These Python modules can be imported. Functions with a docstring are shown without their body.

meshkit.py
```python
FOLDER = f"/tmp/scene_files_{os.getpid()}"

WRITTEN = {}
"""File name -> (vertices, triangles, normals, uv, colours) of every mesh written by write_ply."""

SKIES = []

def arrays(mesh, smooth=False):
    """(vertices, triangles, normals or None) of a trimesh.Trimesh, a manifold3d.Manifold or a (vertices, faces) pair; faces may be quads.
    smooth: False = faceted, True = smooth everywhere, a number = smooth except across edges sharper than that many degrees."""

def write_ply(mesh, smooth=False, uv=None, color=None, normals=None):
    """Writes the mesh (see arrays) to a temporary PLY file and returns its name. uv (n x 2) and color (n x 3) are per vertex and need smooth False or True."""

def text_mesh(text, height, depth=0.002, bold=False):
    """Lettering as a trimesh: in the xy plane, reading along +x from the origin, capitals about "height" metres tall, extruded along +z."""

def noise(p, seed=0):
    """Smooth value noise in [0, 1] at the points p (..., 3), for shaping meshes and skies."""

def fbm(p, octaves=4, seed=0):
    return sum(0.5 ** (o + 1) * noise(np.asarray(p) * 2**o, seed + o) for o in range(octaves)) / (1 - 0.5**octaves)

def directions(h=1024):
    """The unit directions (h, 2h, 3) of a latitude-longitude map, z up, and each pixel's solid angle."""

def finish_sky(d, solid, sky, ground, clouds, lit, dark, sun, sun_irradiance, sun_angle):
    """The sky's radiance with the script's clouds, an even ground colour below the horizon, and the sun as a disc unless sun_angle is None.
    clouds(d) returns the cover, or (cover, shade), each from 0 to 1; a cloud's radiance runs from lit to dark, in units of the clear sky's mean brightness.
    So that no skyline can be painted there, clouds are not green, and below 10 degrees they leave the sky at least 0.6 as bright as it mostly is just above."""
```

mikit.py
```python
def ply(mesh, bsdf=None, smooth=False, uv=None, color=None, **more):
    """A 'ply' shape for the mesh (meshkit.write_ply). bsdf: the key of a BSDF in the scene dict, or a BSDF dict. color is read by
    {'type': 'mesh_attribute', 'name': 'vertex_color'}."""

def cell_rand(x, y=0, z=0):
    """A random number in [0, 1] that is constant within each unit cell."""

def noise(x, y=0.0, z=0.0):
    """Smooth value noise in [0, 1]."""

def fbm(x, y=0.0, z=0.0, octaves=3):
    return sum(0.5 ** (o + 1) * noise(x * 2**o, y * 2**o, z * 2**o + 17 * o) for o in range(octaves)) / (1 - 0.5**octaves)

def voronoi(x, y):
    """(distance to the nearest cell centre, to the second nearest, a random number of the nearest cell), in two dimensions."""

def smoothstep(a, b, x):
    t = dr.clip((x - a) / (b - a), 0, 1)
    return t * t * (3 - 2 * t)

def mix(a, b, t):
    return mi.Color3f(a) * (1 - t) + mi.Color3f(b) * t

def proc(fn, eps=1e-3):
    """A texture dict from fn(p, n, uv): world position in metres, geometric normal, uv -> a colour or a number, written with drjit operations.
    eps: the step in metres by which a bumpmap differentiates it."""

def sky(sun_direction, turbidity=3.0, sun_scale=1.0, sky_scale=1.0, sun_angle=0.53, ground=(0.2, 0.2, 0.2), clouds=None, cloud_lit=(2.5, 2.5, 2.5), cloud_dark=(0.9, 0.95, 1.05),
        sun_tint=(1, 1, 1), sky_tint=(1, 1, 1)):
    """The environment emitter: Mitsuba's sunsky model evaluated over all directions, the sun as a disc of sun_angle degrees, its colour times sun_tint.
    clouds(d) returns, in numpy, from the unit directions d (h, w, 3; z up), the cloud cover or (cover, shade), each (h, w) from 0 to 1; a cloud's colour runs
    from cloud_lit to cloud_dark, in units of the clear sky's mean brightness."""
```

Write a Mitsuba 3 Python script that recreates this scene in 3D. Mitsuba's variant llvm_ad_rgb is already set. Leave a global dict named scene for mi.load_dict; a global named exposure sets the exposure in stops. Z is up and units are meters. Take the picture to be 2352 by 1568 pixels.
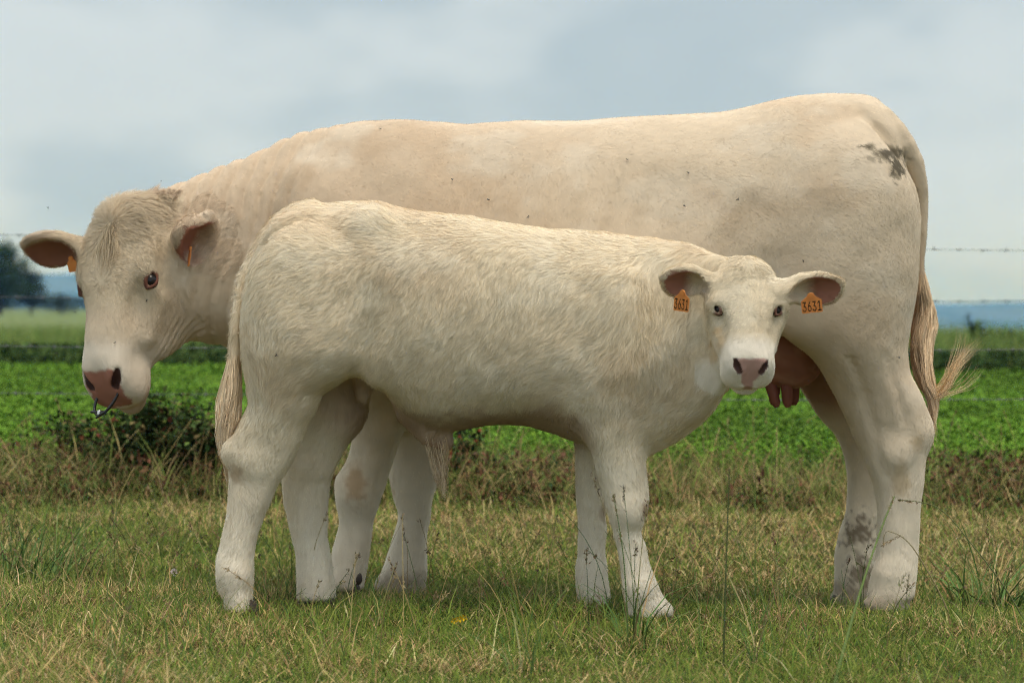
import math
import numpy as np
import trimesh
import drjit as dr
import mitsuba as mi
import mikit
import meshkit
from scipy.interpolate import PchipInterpolator
from scipy.spatial import cKDTree

# ------------------------------------------------------------------ camera, sky, exposure
scene, labels = {}, {}
exposure = 2.12
EYE = 0.80                                     # the photographer crouches: lens 0.8 m above the grass
PITCH = math.atan(84 / 4971.0)                 # looking down by about one degree
scene['camera'] = {'type': 'thinlens', 'fov': math.degrees(2 * math.atan(1176 / 4971.0)), 'fov_axis': 'x',
                   'to_world': mi.ScalarTransform4f().look_at([0, 0, EYE], [0, math.cos(PITCH), EYE - math.sin(PITCH)], [0, 0, 1]),
                   'aperture_radius': 0.010, 'focus_distance': 5.6, 'near_clip': 0.05, 'far_clip': 20000.0}


def clouds(d):
    """A closed layer of cloud: brighter, thinner heaps drifting in greyer, bluer cloud."""
    x, y, z = d[..., 0], d[..., 1], d[..., 2]
    q = np.stack([x / (z + 0.35), y / (z + 0.35), z * 0 + 3.7], -1)
    big = meshkit.fbm(q * 3.2 + [18.5, 14.15, 0], 5, seed=4)
    fine = meshkit.fbm(q * 8.0, 4, seed=9)
    heap = np.clip((big + 0.22 * (fine - 0.5) - 0.40) / 0.20, 0, 1)
    heap = heap * heap * (3 - 2 * heap)
    shade = np.clip(0.91 - 0.25 * heap + 0.15 * (fine - 0.5), 0, 1)
    thin = np.clip((z - 0.18) / 0.6, 0, 1)          # as under any cloud layer, the sky grows brighter towards the zenith
    return np.ones_like(z), shade * (1 - 0.85 * thin)


SUN = (0.22, -0.35, 1.25)                      # high, a little behind the camera, spread wide by the cloud
scene['sky'] = mikit.sky(SUN, turbidity=3.0, sun_scale=0.30, sun_angle=24.0, clouds=clouds,
                         cloud_lit=(2.62, 2.72, 2.72), cloud_dark=(1.08, 1.33, 1.50), ground=(0.12, 0.14, 0.06))
rng = np.random.default_rng(7)


# ------------------------------------------------------------------ helpers
def tag(key, label=None, category=None, group=None, kind=None):
    labels.setdefault(key, {}).update({k: v for k, v in (('label', label), ('category', category), ('group', group), ('kind', kind)) if v})


def add(key, v, f, bsdf, n=None, c=None):
    """One mesh entry; n: shading normals per vertex or None for smooth ones worked out here; c: colour per vertex."""
    v = np.asarray(v, float)
    f = np.asarray(f, int)
    if n is None:
        _, _, n = meshkit.arrays((v, f), True)
    scene[key] = {'type': 'ply', 'filename': meshkit.write_ply((v, f), False, color=c, normals=n), 'face_normals': False,
                  'bsdf': {'type': 'ref', 'id': bsdf}}


def facet(key, mesh, bsdf, smooth=35):
    scene[key] = mikit.ply(mesh, bsdf, smooth=smooth)


def norm(a):
    a = np.asarray(a, float)
    return a / np.maximum(np.linalg.norm(a, axis=-1, keepdims=True), 1e-12)


def sstep(a, b, x):
    t = np.clip((x - a) / (b - a), 0, 1)
    return t * t * (3 - 2 * t)


def fbm(p, freq, octaves=3, seed=0):
    return meshkit.fbm(np.asarray(p) * freq + 50.0, octaves, seed)


def tube(points, radii, sides=6):
    """A closed tapered tube along a polyline."""
    p = np.asarray(points, float)
    r = np.broadcast_to(np.asarray(radii, float), (len(p),))
    t = norm(np.gradient(p, axis=0))
    up = np.array([0.31, 0.17, 0.93])
    a = norm(np.cross(t, up))
    b = np.cross(t, a)
    ang = np.arange(sides) * 2 * np.pi / sides
    v = (p[:, None] + r[:, None, None] * (np.cos(ang)[None, :, None] * a[:, None] + np.sin(ang)[None, :, None] * b[:, None])).reshape(-1, 3)
    i, j = np.meshgrid(np.arange(len(p) - 1), np.arange(sides), indexing='ij')
    q = np.stack([i * sides + j, i * sides + (j + 1) % sides, (i + 1) * sides + (j + 1) % sides, (i + 1) * sides + j], -1).reshape(-1, 4)
    f = np.vstack([q[:, [0, 1, 2]], q[:, [0, 2, 3]]])
    m = len(v)
    v = np.vstack([v, p[:1], p[-1:]])
    k = np.arange(sides)
    f = np.vstack([f, np.stack([np.full(sides, m), (k + 1) % sides, k], 1), np.stack([np.full(sides, m + 1), m - sides + k, m - sides + (k + 1) % sides], 1)])
    return v, f


def join(parts):
    vs, fs, at = [], [], 0
    for v, f in parts:
        vs.append(np.asarray(v, float))
        fs.append(np.asarray(f) + at)
        at += len(v)
    return np.vstack(vs), np.vstack(fs)


def ribbons(path, side, width):
    """Tapered strips: path (n, s, 3) points, side (n, s, 3) unit vectors, width (n,) at the root. Ends in a point."""
    n, s, _ = path.shape
    taper = np.array([1.0, 0.92, 0.75, 0.55, 0.35])[:s - 1] if s > 3 else np.array([1.0, 0.75])
    w = (width[:, None] * taper[None] * 0.5)[..., None]
    left, right = path[:, :-1] - side[:, :-1] * w, path[:, :-1] + side[:, :-1] * w
    v = np.concatenate([np.stack([left, right], 2).reshape(n, 2 * (s - 1), 3), path[:, -1:]], 1)
    m = 2 * (s - 1) + 1
    tri = []
    for k in range(s - 2):
        tri += [[2 * k, 2 * k + 1, 2 * k + 3], [2 * k, 2 * k + 3, 2 * k + 2]]
    tri.append([m - 3, m - 2, m - 1])
    f = (np.array(tri)[None] + (np.arange(n) * m)[:, None, None]).reshape(-1, 3)
    return v.reshape(-1, 3), f, m


# ------------------------------------------------------------------ solids as blended distance fields
def pch(x, y):
    o = np.argsort(x)
    g = PchipInterpolator(np.asarray(x)[o], np.asarray(y)[o])
    xs = np.linspace(np.min(x), np.max(x), 600)
    ys = g(xs)
    return lambda t: np.interp(t, xs, ys)


class Loft:
    """Slices along an axis: at t the slice has centre (ca, cb), radii up/down along A and one along B, exponent e."""

    def __init__(self, origin, axis, A, B, t, ca, cb, rup, rdn, rb, e=2.0, k=0.03):
        self.o, self.ax, self.A, self.B = (np.asarray(x, float) for x in (origin, axis, A, B))
        t = np.asarray(t, float)
        self.t0, self.t1, self.e, self.k = t.min(), t.max(), e, k
        self.g = [pch(t, np.broadcast_to(x, t.shape)) for x in (ca, cb, rup, rdn, rb)]
        corners = []
        for tt in np.linspace(self.t0, self.t1, 40):
            ca_, cb_, u_, d_, b_ = (g(tt) for g in self.g)
            for a in (ca_ - d_, ca_ + u_):
                for b in (cb_ - b_, cb_ + b_):
                    corners.append(self.o + tt * self.ax + a * self.A + b * self.B)
        self.lo, self.hi = np.min(corners, 0), np.max(corners, 0)

    def __call__(self, p):
        q = p - self.o
        t, a, b = q @ self.ax, q @ self.A, q @ self.B
        tc = np.clip(t, self.t0, self.t1)
        ca, cb, u, d, rb = (g(tc) for g in self.g)
        a, b = a - ca, b - cb
        ra = np.where(a > 0, u, d)
        x, y = np.abs(a) / ra, np.abs(b) / rb
        r = np.maximum((x ** self.e + y ** self.e) ** (1 / self.e), 1e-6)
        k1 = np.sqrt((x / ra) ** 2 + (y / rb) ** 2) + 1e-9
        r2 = np.sqrt(x * x + y * y) + 1e-9
        f = (r - 1) * r2 / k1 * 1.0
        out = np.abs(t - tc)
        return np.where(out > 0, np.hypot(np.maximum(f, 0), out) + np.minimum(f, 0) * 0, f)


class Ell:
    def __init__(self, c, r, X=(1, 0, 0), Y=(0, 1, 0), k=0.03):
        self.c, self.r, self.k = np.asarray(c, float), np.asarray(r, float), k
        X = norm(X)
        Y = norm(np.asarray(Y, float) - X * np.dot(X, Y))
        self.R = np.stack([X, Y, np.cross(X, Y)])
        m = np.abs(self.R.T) @ self.r
        self.lo, self.hi = self.c - m, self.c + m

    def __call__(self, p):
        q = (p - self.c) @ self.R.T
        k0 = np.linalg.norm(q / self.r, axis=1)
        k1 = np.linalg.norm(q / self.r ** 2, axis=1) + 1e-9
        return k0 * (k0 - 1) / k1


class Cone:
    """A capsule chain of changing radius along a polyline."""

    def __init__(self, pts, r, k=0.02):
        self.p, self.r, self.k = np.asarray(pts, float), np.asarray(r, float), k
        self.lo, self.hi = (self.p - self.r[:, None]).min(0), (self.p + self.r[:, None]).max(0)

    def __call__(self, p):
        best = np.full(len(p), 9.0)
        for a, b, ra, rb in zip(self.p[:-1], self.p[1:], self.r[:-1], self.r[1:]):
            ab = b - a
            h = np.clip((p - a) @ ab / (ab @ ab), 0, 1)
            best = np.minimum(best, np.linalg.norm(p - a - h[:, None] * ab, axis=1) - (ra + (rb - ra) * h))
        return best


def smin(a, b, k):
    h = np.maximum(k - np.abs(a - b), 0) / k
    return np.minimum(a, b) - h * h * k * 0.25


def smax(a, b, k):
    return -smin(-a, -b, k)


class Field:
    """Solids in order: ('+' joined, '-' carved) with a blend radius each, then a relief that moves the surface out by so many metres."""

    def __init__(self, solids, relief=None):
        self.solids, self.relief = solids, relief

    def __call__(self, p):
        if len(p) > 24000:                      # in small lots, so that most solids can be passed over for a whole lot
            return np.concatenate([self(q) for q in np.array_split(p, len(p) // 12000)])
        f = np.full(len(p), 0.5)
        x, y, z = (np.ascontiguousarray(p[:, a]) for a in range(3))
        lo, hi = p.min(0), p.max(0)
        for op, s in self.solids:
            a, b = s.lo - s.k - 0.06, s.hi + s.k + 0.06
            if (lo > b).any() or (hi < a).any():
                continue
            i = np.flatnonzero((x > a[0]) & (x < b[0]) & (y > a[1]) & (y < b[1]) & (z > a[2]) & (z < b[2]))
            if len(i):
                g = s(p[i])
                f[i] = smin(f[i], g, s.k) if op == '+' else smax(f[i], -g, s.k)
        if self.relief is not None:
            i = np.flatnonzero(np.abs(f) < 0.025)
            f[i] -= self.relief(p[i])
        return f


def axis_points(lo, hi, h, fine=None):
    """Grid coordinates with step h, or a finer one inside fine = (a, b, step); their number is 4 n + 1."""
    cut = [lo] + ([fine[0], fine[1]] if fine else []) + [hi]
    step = [h] if not fine else [h, fine[2], h]
    x = [lo]
    for a, b, s in zip(cut[:-1], cut[1:], step):
        if b > a + 1e-6:
            x += list(np.linspace(a, b, max(1, int(math.ceil((b - a) / s))) + 1)[1:])
    while len(x) % 4 != 1:
        x.append(x[-1] + h)
    return np.array(x)


def surface(field, xs, ys, zs):
    """Naive surface nets on a grid of its own spacing along each axis; only blocks near the surface are worked out finely."""
    sh = (len(xs), len(ys), len(zs))
    cx, cy, cz = xs[::4], ys[::4], zs[::4]
    P = np.stack(np.meshgrid(cx, cy, cz, indexing='ij'), -1)
    C = field(P.reshape(-1, 3)).reshape(P.shape[:3])
    diag = np.sqrt(np.diff(cx)[:, None, None] ** 2 + np.diff(cy)[None, :, None] ** 2 + np.diff(cz)[None, None] ** 2)
    near = np.full(diag.shape, np.inf)
    for i, j, k in np.ndindex(2, 2, 2):
        near = np.minimum(near, np.abs(C[i:i + diag.shape[0], j:j + diag.shape[1], k:k + diag.shape[2]]))
    active = near < diag * 1.9
    mask = np.zeros(sh, bool)
    big = active.repeat(4, 0).repeat(4, 1).repeat(4, 2)
    for i, j, k in np.ndindex(2, 2, 2):
        mask[i:i + big.shape[0], j:j + big.shape[1], k:k + big.shape[2]] |= big
    idx = np.minimum(np.arange(sh[0]) // 4, len(cx) - 1), np.minimum(np.arange(sh[1]) // 4, len(cy) - 1), np.minimum(np.arange(sh[2]) // 4, len(cz) - 1)
    F = C[np.ix_(*idx)].astype(np.float32)
    I = np.argwhere(mask)
    val = np.concatenate([field(np.stack([xs[b[:, 0]], ys[b[:, 1]], zs[b[:, 2]]], 1)) for b in np.array_split(I, max(1, len(I) // 400000))])
    F[mask] = val
    S = F < 0
    cells = np.zeros((sh[0] - 1, sh[1] - 1, sh[2] - 1), np.int8)
    for i, j, k in np.ndindex(2, 2, 2):
        cells += S[i:sh[0] - 1 + i, j:sh[1] - 1 + j, k:sh[2] - 1 + k]
    on = (cells > 0) & (cells < 8)
    ci = np.argwhere(on)
    number = np.full(on.shape, -1, np.int64)
    number[on] = np.arange(len(ci))
    acc, cnt = np.zeros((len(ci), 3)), np.zeros(len(ci))
    corner = lambda o: (ci + o)
    pos = lambda q: np.stack([xs[q[:, 0]], ys[q[:, 1]], zs[q[:, 2]]], 1)
    for ax in range(3):
        for a, b in np.ndindex(2, 2):
            o = np.zeros(3, int)
            o[[(ax + 1) % 3, (ax + 2) % 3]] = a, b
            o2 = o.copy()
            o2[ax] = 1
            q, q2 = corner(o), corner(o2)
            f0, f1 = F[tuple(q.T)], F[tuple(q2.T)]
            m = (f0 < 0) != (f1 < 0)
            t = (f0 / (f0 - f1 + 1e-20))[m, None]
            acc[m] += pos(q[m]) * (1 - t) + pos(q2[m]) * t
            cnt[m] += 1
    v = acc / cnt[:, None]
    faces = []
    for ax in range(3):
        b, c = (ax + 1) % 3, (ax + 2) % 3
        sl0, sl1 = [slice(None)] * 3, [slice(None)] * 3
        sl0[ax], sl1[ax] = slice(0, -1), slice(1, None)
        cross = S[tuple(sl0)] != S[tuple(sl1)]
        e = np.argwhere(cross)
        e = e[(e[:, b] > 0) & (e[:, c] > 0) & (e[:, b] < on.shape[b]) & (e[:, c] < on.shape[c])]
        flip = S[tuple(e.T)]
        quad = []
        for db, dc in ((1, 1), (0, 1), (0, 0), (1, 0)):
            q = e.copy()
            q[:, b] -= db
            q[:, c] -= dc
            quad.append(number[tuple(q.T)])
        quad = np.stack(quad, 1)
        quad[~flip] = quad[~flip][:, ::-1]
        faces.append(quad)
    q = np.vstack(faces)
    return v, np.vstack([q[:, [0, 1, 2]], q[:, [0, 2, 3]]])


def taubin(v, f, n=4):
    m = trimesh.Trimesh(v, f, process=False)
    trimesh.smoothing.filter_taubin(m, iterations=n)
    d = np.array(m.vertices) - v
    return v + d * np.minimum(1, .002 / (np.linalg.norm(d, axis=1, keepdims=True) + 1e-12)), f


def normals(v, f):
    return meshkit.arrays((v, f), True)[2]


X3, Y3, Z3 = np.eye(3)


def limb(rows, k, ground=None, e=2.15):
    """An upright limb from slices (z, front/back edges, side centre, side radius), in centimetres."""
    r = np.array(rows) / 100.0
    z, a, b, yc, hw = r.T
    if ground is not None:                      # the foot goes on down through the grass to the ground
        z, a, b, yc, hw = (np.append(x, x[-1]) for x in (z, a, b, yc, hw))
        z[-1] = ground + 0.012
    ra = (b - a) / 2
    return Loft((0, 0, 0), Z3, X3, Y3, z, (a + b) / 2, yc, ra, ra, hw, e, k)


def trunk(rows, k, low=0.52, e=2.25):
    r = np.array(rows) / 100.0
    u, top, bot, hw, yc = r.T
    mid = top - (top - bot) * low
    return Loft((0, 0, 0), X3, Z3, Y3, u, mid, yc, top - mid, mid - bot, hw, e, k)

# ---- outlines of the animals in centimetres: trunks (along, top, bottom, half width, side), limbs (height, rear, front, side, half width), tails (x, y, z, radius)
COW_TORSO = [(-104.0,108.2,81.2,11.0,-27.0),(-99.2,111.1,75.7,13.5,-22.0),(-94.2,113.0,72.0,15.5,-17.5),(-87.9,116.0,69.4,17.5,-13.0),(-80.7,119.4,67.9,19.0,-9.0),(-72.2,123.6,61.2,21.5,-4.5),(-62.7,128.1,51.7,25.0,-1.2),(-52.7,130.4,44.1,28.0,0.0),(-41.2,132.5,42.3,30.0,0.0),(-32.3,132.9,43.0,31.5,0.0),(-22.2,132.3,44.3,33.5,0.0),(-9.5,131.7,46.3,35.0,0.0),(3.0,132.7,47.9,36.2,0.0),(15.5,132.2,49.6,37.0,0.0),(27.9,133.3,51.8,37.0,0.0),(40.3,133.6,54.9,36.0,0.0),(52.6,133.8,58.8,34.5,0.0),(59.9,134.2,61.6,33.5,0.0),(67.2,135.6,65.3,32.5,0.0),(76.9,137.6,70.2,31.0,0.0),(85.4,138.5,72.1,30.0,0.0),(92.7,138.6,73.9,28.0,0.0),(98.1,138.7,75.7,25.0,0.0),(102.3,137.6,78.8,21.0,0.0),(105.9,133.2,84.9,15.0,0.0),(108.9,124.9,92.2,9.0,0.0),(111.3,116.4,101.9,3.0,0.0)]
COW_NEAR_HIND = [(131.5,94.8,99.6,-10.0,3.0),(127.7,86.5,102.8,-13.0,10.0),(121.6,79.4,106.9,-15.0,16.0),(115.6,75.9,110.3,-15.5,18.5),(110.4,73.8,112.3,-16.0,19.5),(103.8,72.4,113.5,-16.0,20.0),(91.9,71.2,113.9,-16.5,19.5),(80.0,74.5,112.6,-17.0,18.0),(72.9,77.9,111.4,-17.0,16.5),(65.8,84.5,110.7,-17.0,14.0),(59.8,88.7,111.9,-17.0,11.5),(53.9,91.6,114.7,-17.0,9.5),(49.2,93.7,116.5,-17.0,8.5),(45.8,95.1,117.4,-17.0,7.8),(42.1,96.8,116.9,-17.0,7.4),(38.0,98.9,115.6,-17.0,6.9),(30.5,101.7,114.8,-17.0,6.0),(23.1,102.7,114.1,-17.0,5.4),(15.2,102.4,113.8,-17.0,5.3),(10.0,101.9,113.6,-17.0,5.8),(4.6,100.4,113.3,-17.0,6.6),(-0.2,99.0,112.3,-17.0,7.0),(-2.8,98.5,111.6,-17.0,7.0)]
COW_FAR_HIND = [(126.0,86.8,108.9,13.0,10.0),(117.5,80.6,110.3,15.0,17.0),(105.0,75.7,112.8,16.0,19.0),(92.5,74.5,113.5,16.5,18.5),(80.0,74.5,112.3,17.0,17.0),(67.5,77.0,111.7,17.0,15.0),(61.2,79.2,111.8,17.0,13.5),(56.1,81.5,112.4,16.5,12.0),(48.3,86.9,113.6,16.0,10.0),(41.2,92.2,114.2,15.0,8.3),(36.7,94.1,112.4,15.0,7.3),(28.4,95.2,108.1,14.5,6.0),(20.1,94.4,105.8,14.0,5.4),(14.4,92.5,104.4,14.0,5.3),(8.9,91.7,103.8,14.0,5.7),(3.3,91.7,103.2,14.0,6.4),(-2.3,91.5,102.6,14.0,6.8),(-5.8,90.6,102.0,14.0,7.0)]
COW_NEAR_FORE = [(89.7,-56.7,-36.9,-22.0,9.0),(80.0,-55.1,-33.0,-23.5,12.0),(67.9,-50.4,-27.0,-22.5,11.0),(55.7,-44.8,-27.5,-20.0,9.0),(46.2,-42.5,-28.8,-18.0,7.2),(37.2,-44.2,-31.1,-17.0,6.2),(30.6,-47.8,-33.1,-16.5,6.2),(24.0,-47.6,-35.3,-16.5,5.5),(18.2,-46.8,-37.3,-16.5,4.8),(9.3,-49.2,-38.3,-16.5,5.0),(4.6,-49.8,-39.0,-16.5,5.6),(0.1,-50.3,-39.7,-16.5,6.0)]
COW_FAR_FORE = [(80.0,-61.1,-34.7,20.0,11.0),(67.0,-53.2,-26.8,20.0,10.5),(54.2,-47.7,-22.8,19.0,9.0),(44.3,-42.1,-21.9,17.5,7.2),(38.6,-39.3,-22.6,16.5,6.4),(29.9,-38.8,-23.5,15.5,6.2),(22.7,-37.1,-25.4,15.0,5.5),(18.3,-35.9,-25.9,15.0,5.0),(13.1,-36.9,-26.8,15.0,4.7),(5.8,-39.2,-27.1,15.0,5.0),(1.6,-40.7,-27.2,15.0,5.6),(-4.4,-42.8,-27.6,15.0,6.0)]
CALF_TORSO = [(-68.0,91.3,64.2,3.0,0.0),(-66.5,94.6,63.1,6.5,0.0),(-63.7,98.2,60.8,11.0,0.0),(-59.2,102.7,60.3,14.5,0.0),(-53.0,106.1,60.6,16.5,0.0),(-46.8,105.8,61.5,18.0,0.0),(-38.9,106.3,62.0,19.0,0.0),(-34.4,106.2,58.8,19.7,0.0),(-29.9,104.8,53.9,20.2,0.0),(-24.3,103.9,49.8,20.7,0.0),(-19.8,103.5,48.0,21.0,0.0),(-13.1,102.7,48.0,21.3,0.0),(-6.3,101.8,48.9,21.5,0.0),(2.7,100.3,48.9,21.5,0.0),(9.5,99.6,47.3,21.2,0.0),(16.2,99.1,44.8,20.5,0.0),(25.2,98.4,42.4,19.5,-0.5),(34.1,97.2,41.1,18.0,-2.0),(40.6,96.4,44.0,16.0,-5.0),(45.9,95.2,48.1,14.0,-9.0),(49.9,93.4,52.5,12.5,-13.0),(53.3,91.8,58.2,11.5,-18.0),(56.7,90.3,62.7,10.5,-22.0),(59.6,88.1,67.1,9.0,-25.0)]
CALF_NEAR_HIND = [(101.7,-59.7,-48.6,-6.0,4.0),(97.8,-62.6,-42.8,-8.0,8.5),(93.3,-65.0,-38.4,-8.5,11.0),(85.5,-68.0,-35.0,-9.0,12.5),(77.8,-68.9,-34.4,-9.5,13.0),(68.9,-68.6,-35.2,-10.0,12.5),(63.4,-68.2,-38.7,-10.0,11.0),(60.1,-67.7,-43.6,-10.0,9.8),(57.3,-67.3,-47.7,-10.0,8.8),(54.8,-67.0,-49.0,-10.0,8.2),(49.3,-69.4,-51.9,-10.0,7.0),(45.6,-71.4,-53.3,-10.0,6.4),(42.7,-72.1,-54.6,-10.0,6.0),(40.2,-71.8,-55.7,-10.0,5.6),(37.4,-71.8,-57.5,-10.0,5.3),(35.6,-71.8,-58.7,-10.0,5.1),(32.7,-72.1,-60.4,-10.0,4.8),(29.8,-72.4,-61.6,-10.0,4.6),(25.7,-72.9,-63.2,-10.0,4.3),(22.4,-73.6,-64.3,-10.0,4.2),(19.1,-74.3,-65.2,-10.0,4.3),(14.8,-75.4,-65.7,-10.0,4.8),(11.3,-75.4,-65.9,-10.0,5.2),(8.5,-75.2,-66.0,-10.0,5.3),(4.2,-73.3,-66.0,-10.0,5.3)]
CALF_FAR_HIND = [(96.0,-63.5,-42.9,8.0,10.0),(85.7,-67.1,-39.6,9.0,12.0),(74.3,-67.2,-37.4,10.0,12.0),(62.8,-63.8,-36.2,10.0,10.0),(57.1,-62.1,-37.4,10.0,8.5),(51.3,-60.9,-38.0,10.0,7.4),(47.4,-60.4,-39.5,10.0,6.7),(44.4,-60.4,-42.2,10.0,6.0),(39.6,-60.6,-45.5,10.0,5.4),(35.7,-60.8,-47.0,10.0,5.1),(32.7,-60.8,-47.8,10.0,4.8),(28.5,-60.5,-48.3,10.0,4.5),(23.3,-59.1,-48.7,10.0,4.2),(18.9,-58.0,-48.9,10.0,4.2),(14.3,-57.1,-47.9,10.0,4.5),(9.8,-56.8,-47.2,10.0,5.0),(3.5,-56.7,-46.5,10.0,5.3)]
CALF_NEAR_FORE = [(86.6,16.9,33.4,-13.0,5.0),(75.6,14.7,35.6,-13.5,7.5),(64.6,13.6,35.6,-13.5,8.0),(57.4,14.0,34.8,-13.0,7.5),(49.1,17.0,34.1,-12.5,6.4),(42.2,20.3,33.8,-12.0,5.6),(36.1,21.9,34.4,-12.0,5.3),(29.7,23.7,34.8,-12.0,5.2),(25.5,24.6,34.0,-12.0,4.5),(22.5,25.8,32.9,-12.0,3.9),(19.3,26.7,33.8,-12.0,3.8),(14.7,27.4,34.9,-12.0,4.2),(10.4,27.8,36.6,-12.0,4.8),(6.2,28.3,38.3,-12.0,5.2),(2.7,29.3,40.5,-12.0,5.4)]
CALF_FAR_FORE = [(73.1,15.4,33.8,12.0,8.0),(57.0,15.4,32.7,11.5,7.0),(47.8,16.0,29.2,11.0,6.0),(43.2,16.6,27.5,11.0,5.6),(34.3,16.7,25.8,11.0,5.2),(27.6,16.9,25.3,11.0,4.8),(23.6,17.4,24.7,11.0,4.3),(20.9,17.6,24.9,11.0,3.9),(16.7,17.4,24.5,11.0,3.8),(14.2,17.3,24.5,11.0,4.0),(10.6,16.6,25.1,11.0,4.6),(5.3,16.9,25.7,11.0,5.0),(0.8,17.7,26.1,11.0,5.2)]
COW_TAIL = [(97.5,-1.0,135.6,2.5),(100.8,-5.0,134.1,3.0),(104.0,-9.0,131.3,3.2),(107.2,-10.5,127.8,3.1),(110.2,-10.0,123.6,2.9),(112.5,-8.5,119.5,2.4),(113.7,-7.0,114.9,2.0),(114.6,-5.5,110.0,1.6),(115.1,-5.0,104.9,1.3),(115.0,-5.0,99.8,1.2),(114.9,-5.0,94.3,1.2),(114.9,-5.0,90.5,1.2),(115.1,-5.0,86.3,1.2)]
CALF_TAIL = [(-51.1,0.0,105.1,2.0),(-55.7,0.0,104.3,2.1),(-59.8,-1.0,101.8,2.0),(-63.1,-2.0,98.3,1.8),(-66.0,-3.0,93.9,1.3),(-68.1,-4.0,89.8,1.1),(-69.4,-5.0,86.1,1.1),(-70.1,-6.0,81.5,1.2),(-70.7,-7.0,75.6,1.4),(-70.9,-7.5,69.7,1.4),(-71.0,-8.0,66.0,1.4)]
COW_SWITCH = [(114.9,-5.0,89.8,0.7),(115.4,-5.0,84.0,1.7),(116.2,-2.0,78.7,2.9),(115.9,-2.5,73.9,3.6),(115.0,-3.0,69.6,3.0),(115.4,-3.0,64.7,2.8),(115.9,-3.0,59.9,2.6),(116.8,-3.0,56.6,2.1),(118.3,-3.0,54.1,1.2)]
CALF_SWITCH = [(-70.9,-8.0,67.4,1.5),(-71.3,-8.5,61.9,2.3),(-71.8,-9.0,56.5,3.2),(-72.4,-9.0,51.0,3.3),(-73.2,-8.5,46.0,2.2),(-73.0,-8.0,41.4,1.6),(-72.4,-8.0,38.7,0.6)]
COW_TAIL_CREASE = [(99.1,-18.5,131.3,0.7),(102.0,-19.0,127.6,1.4),(105.5,-20.0,123.7,1.6),(108.8,-20.5,120.0,1.6),(111.1,-20.5,115.0,1.5),(112.6,-20.0,109.2,1.3),(113.6,-19.0,103.5,0.7)]
CALF_TAIL_CREASE = [(-53.5,-12.5,101.6,0.6),(-56.8,-12.5,99.8,1.3),(-59.9,-12.5,97.8,1.7),(-63.1,-12.0,94.7,1.7),(-65.7,-12.0,90.4,1.3),(-67.1,-12.0,85.5,0.8)]


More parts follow.
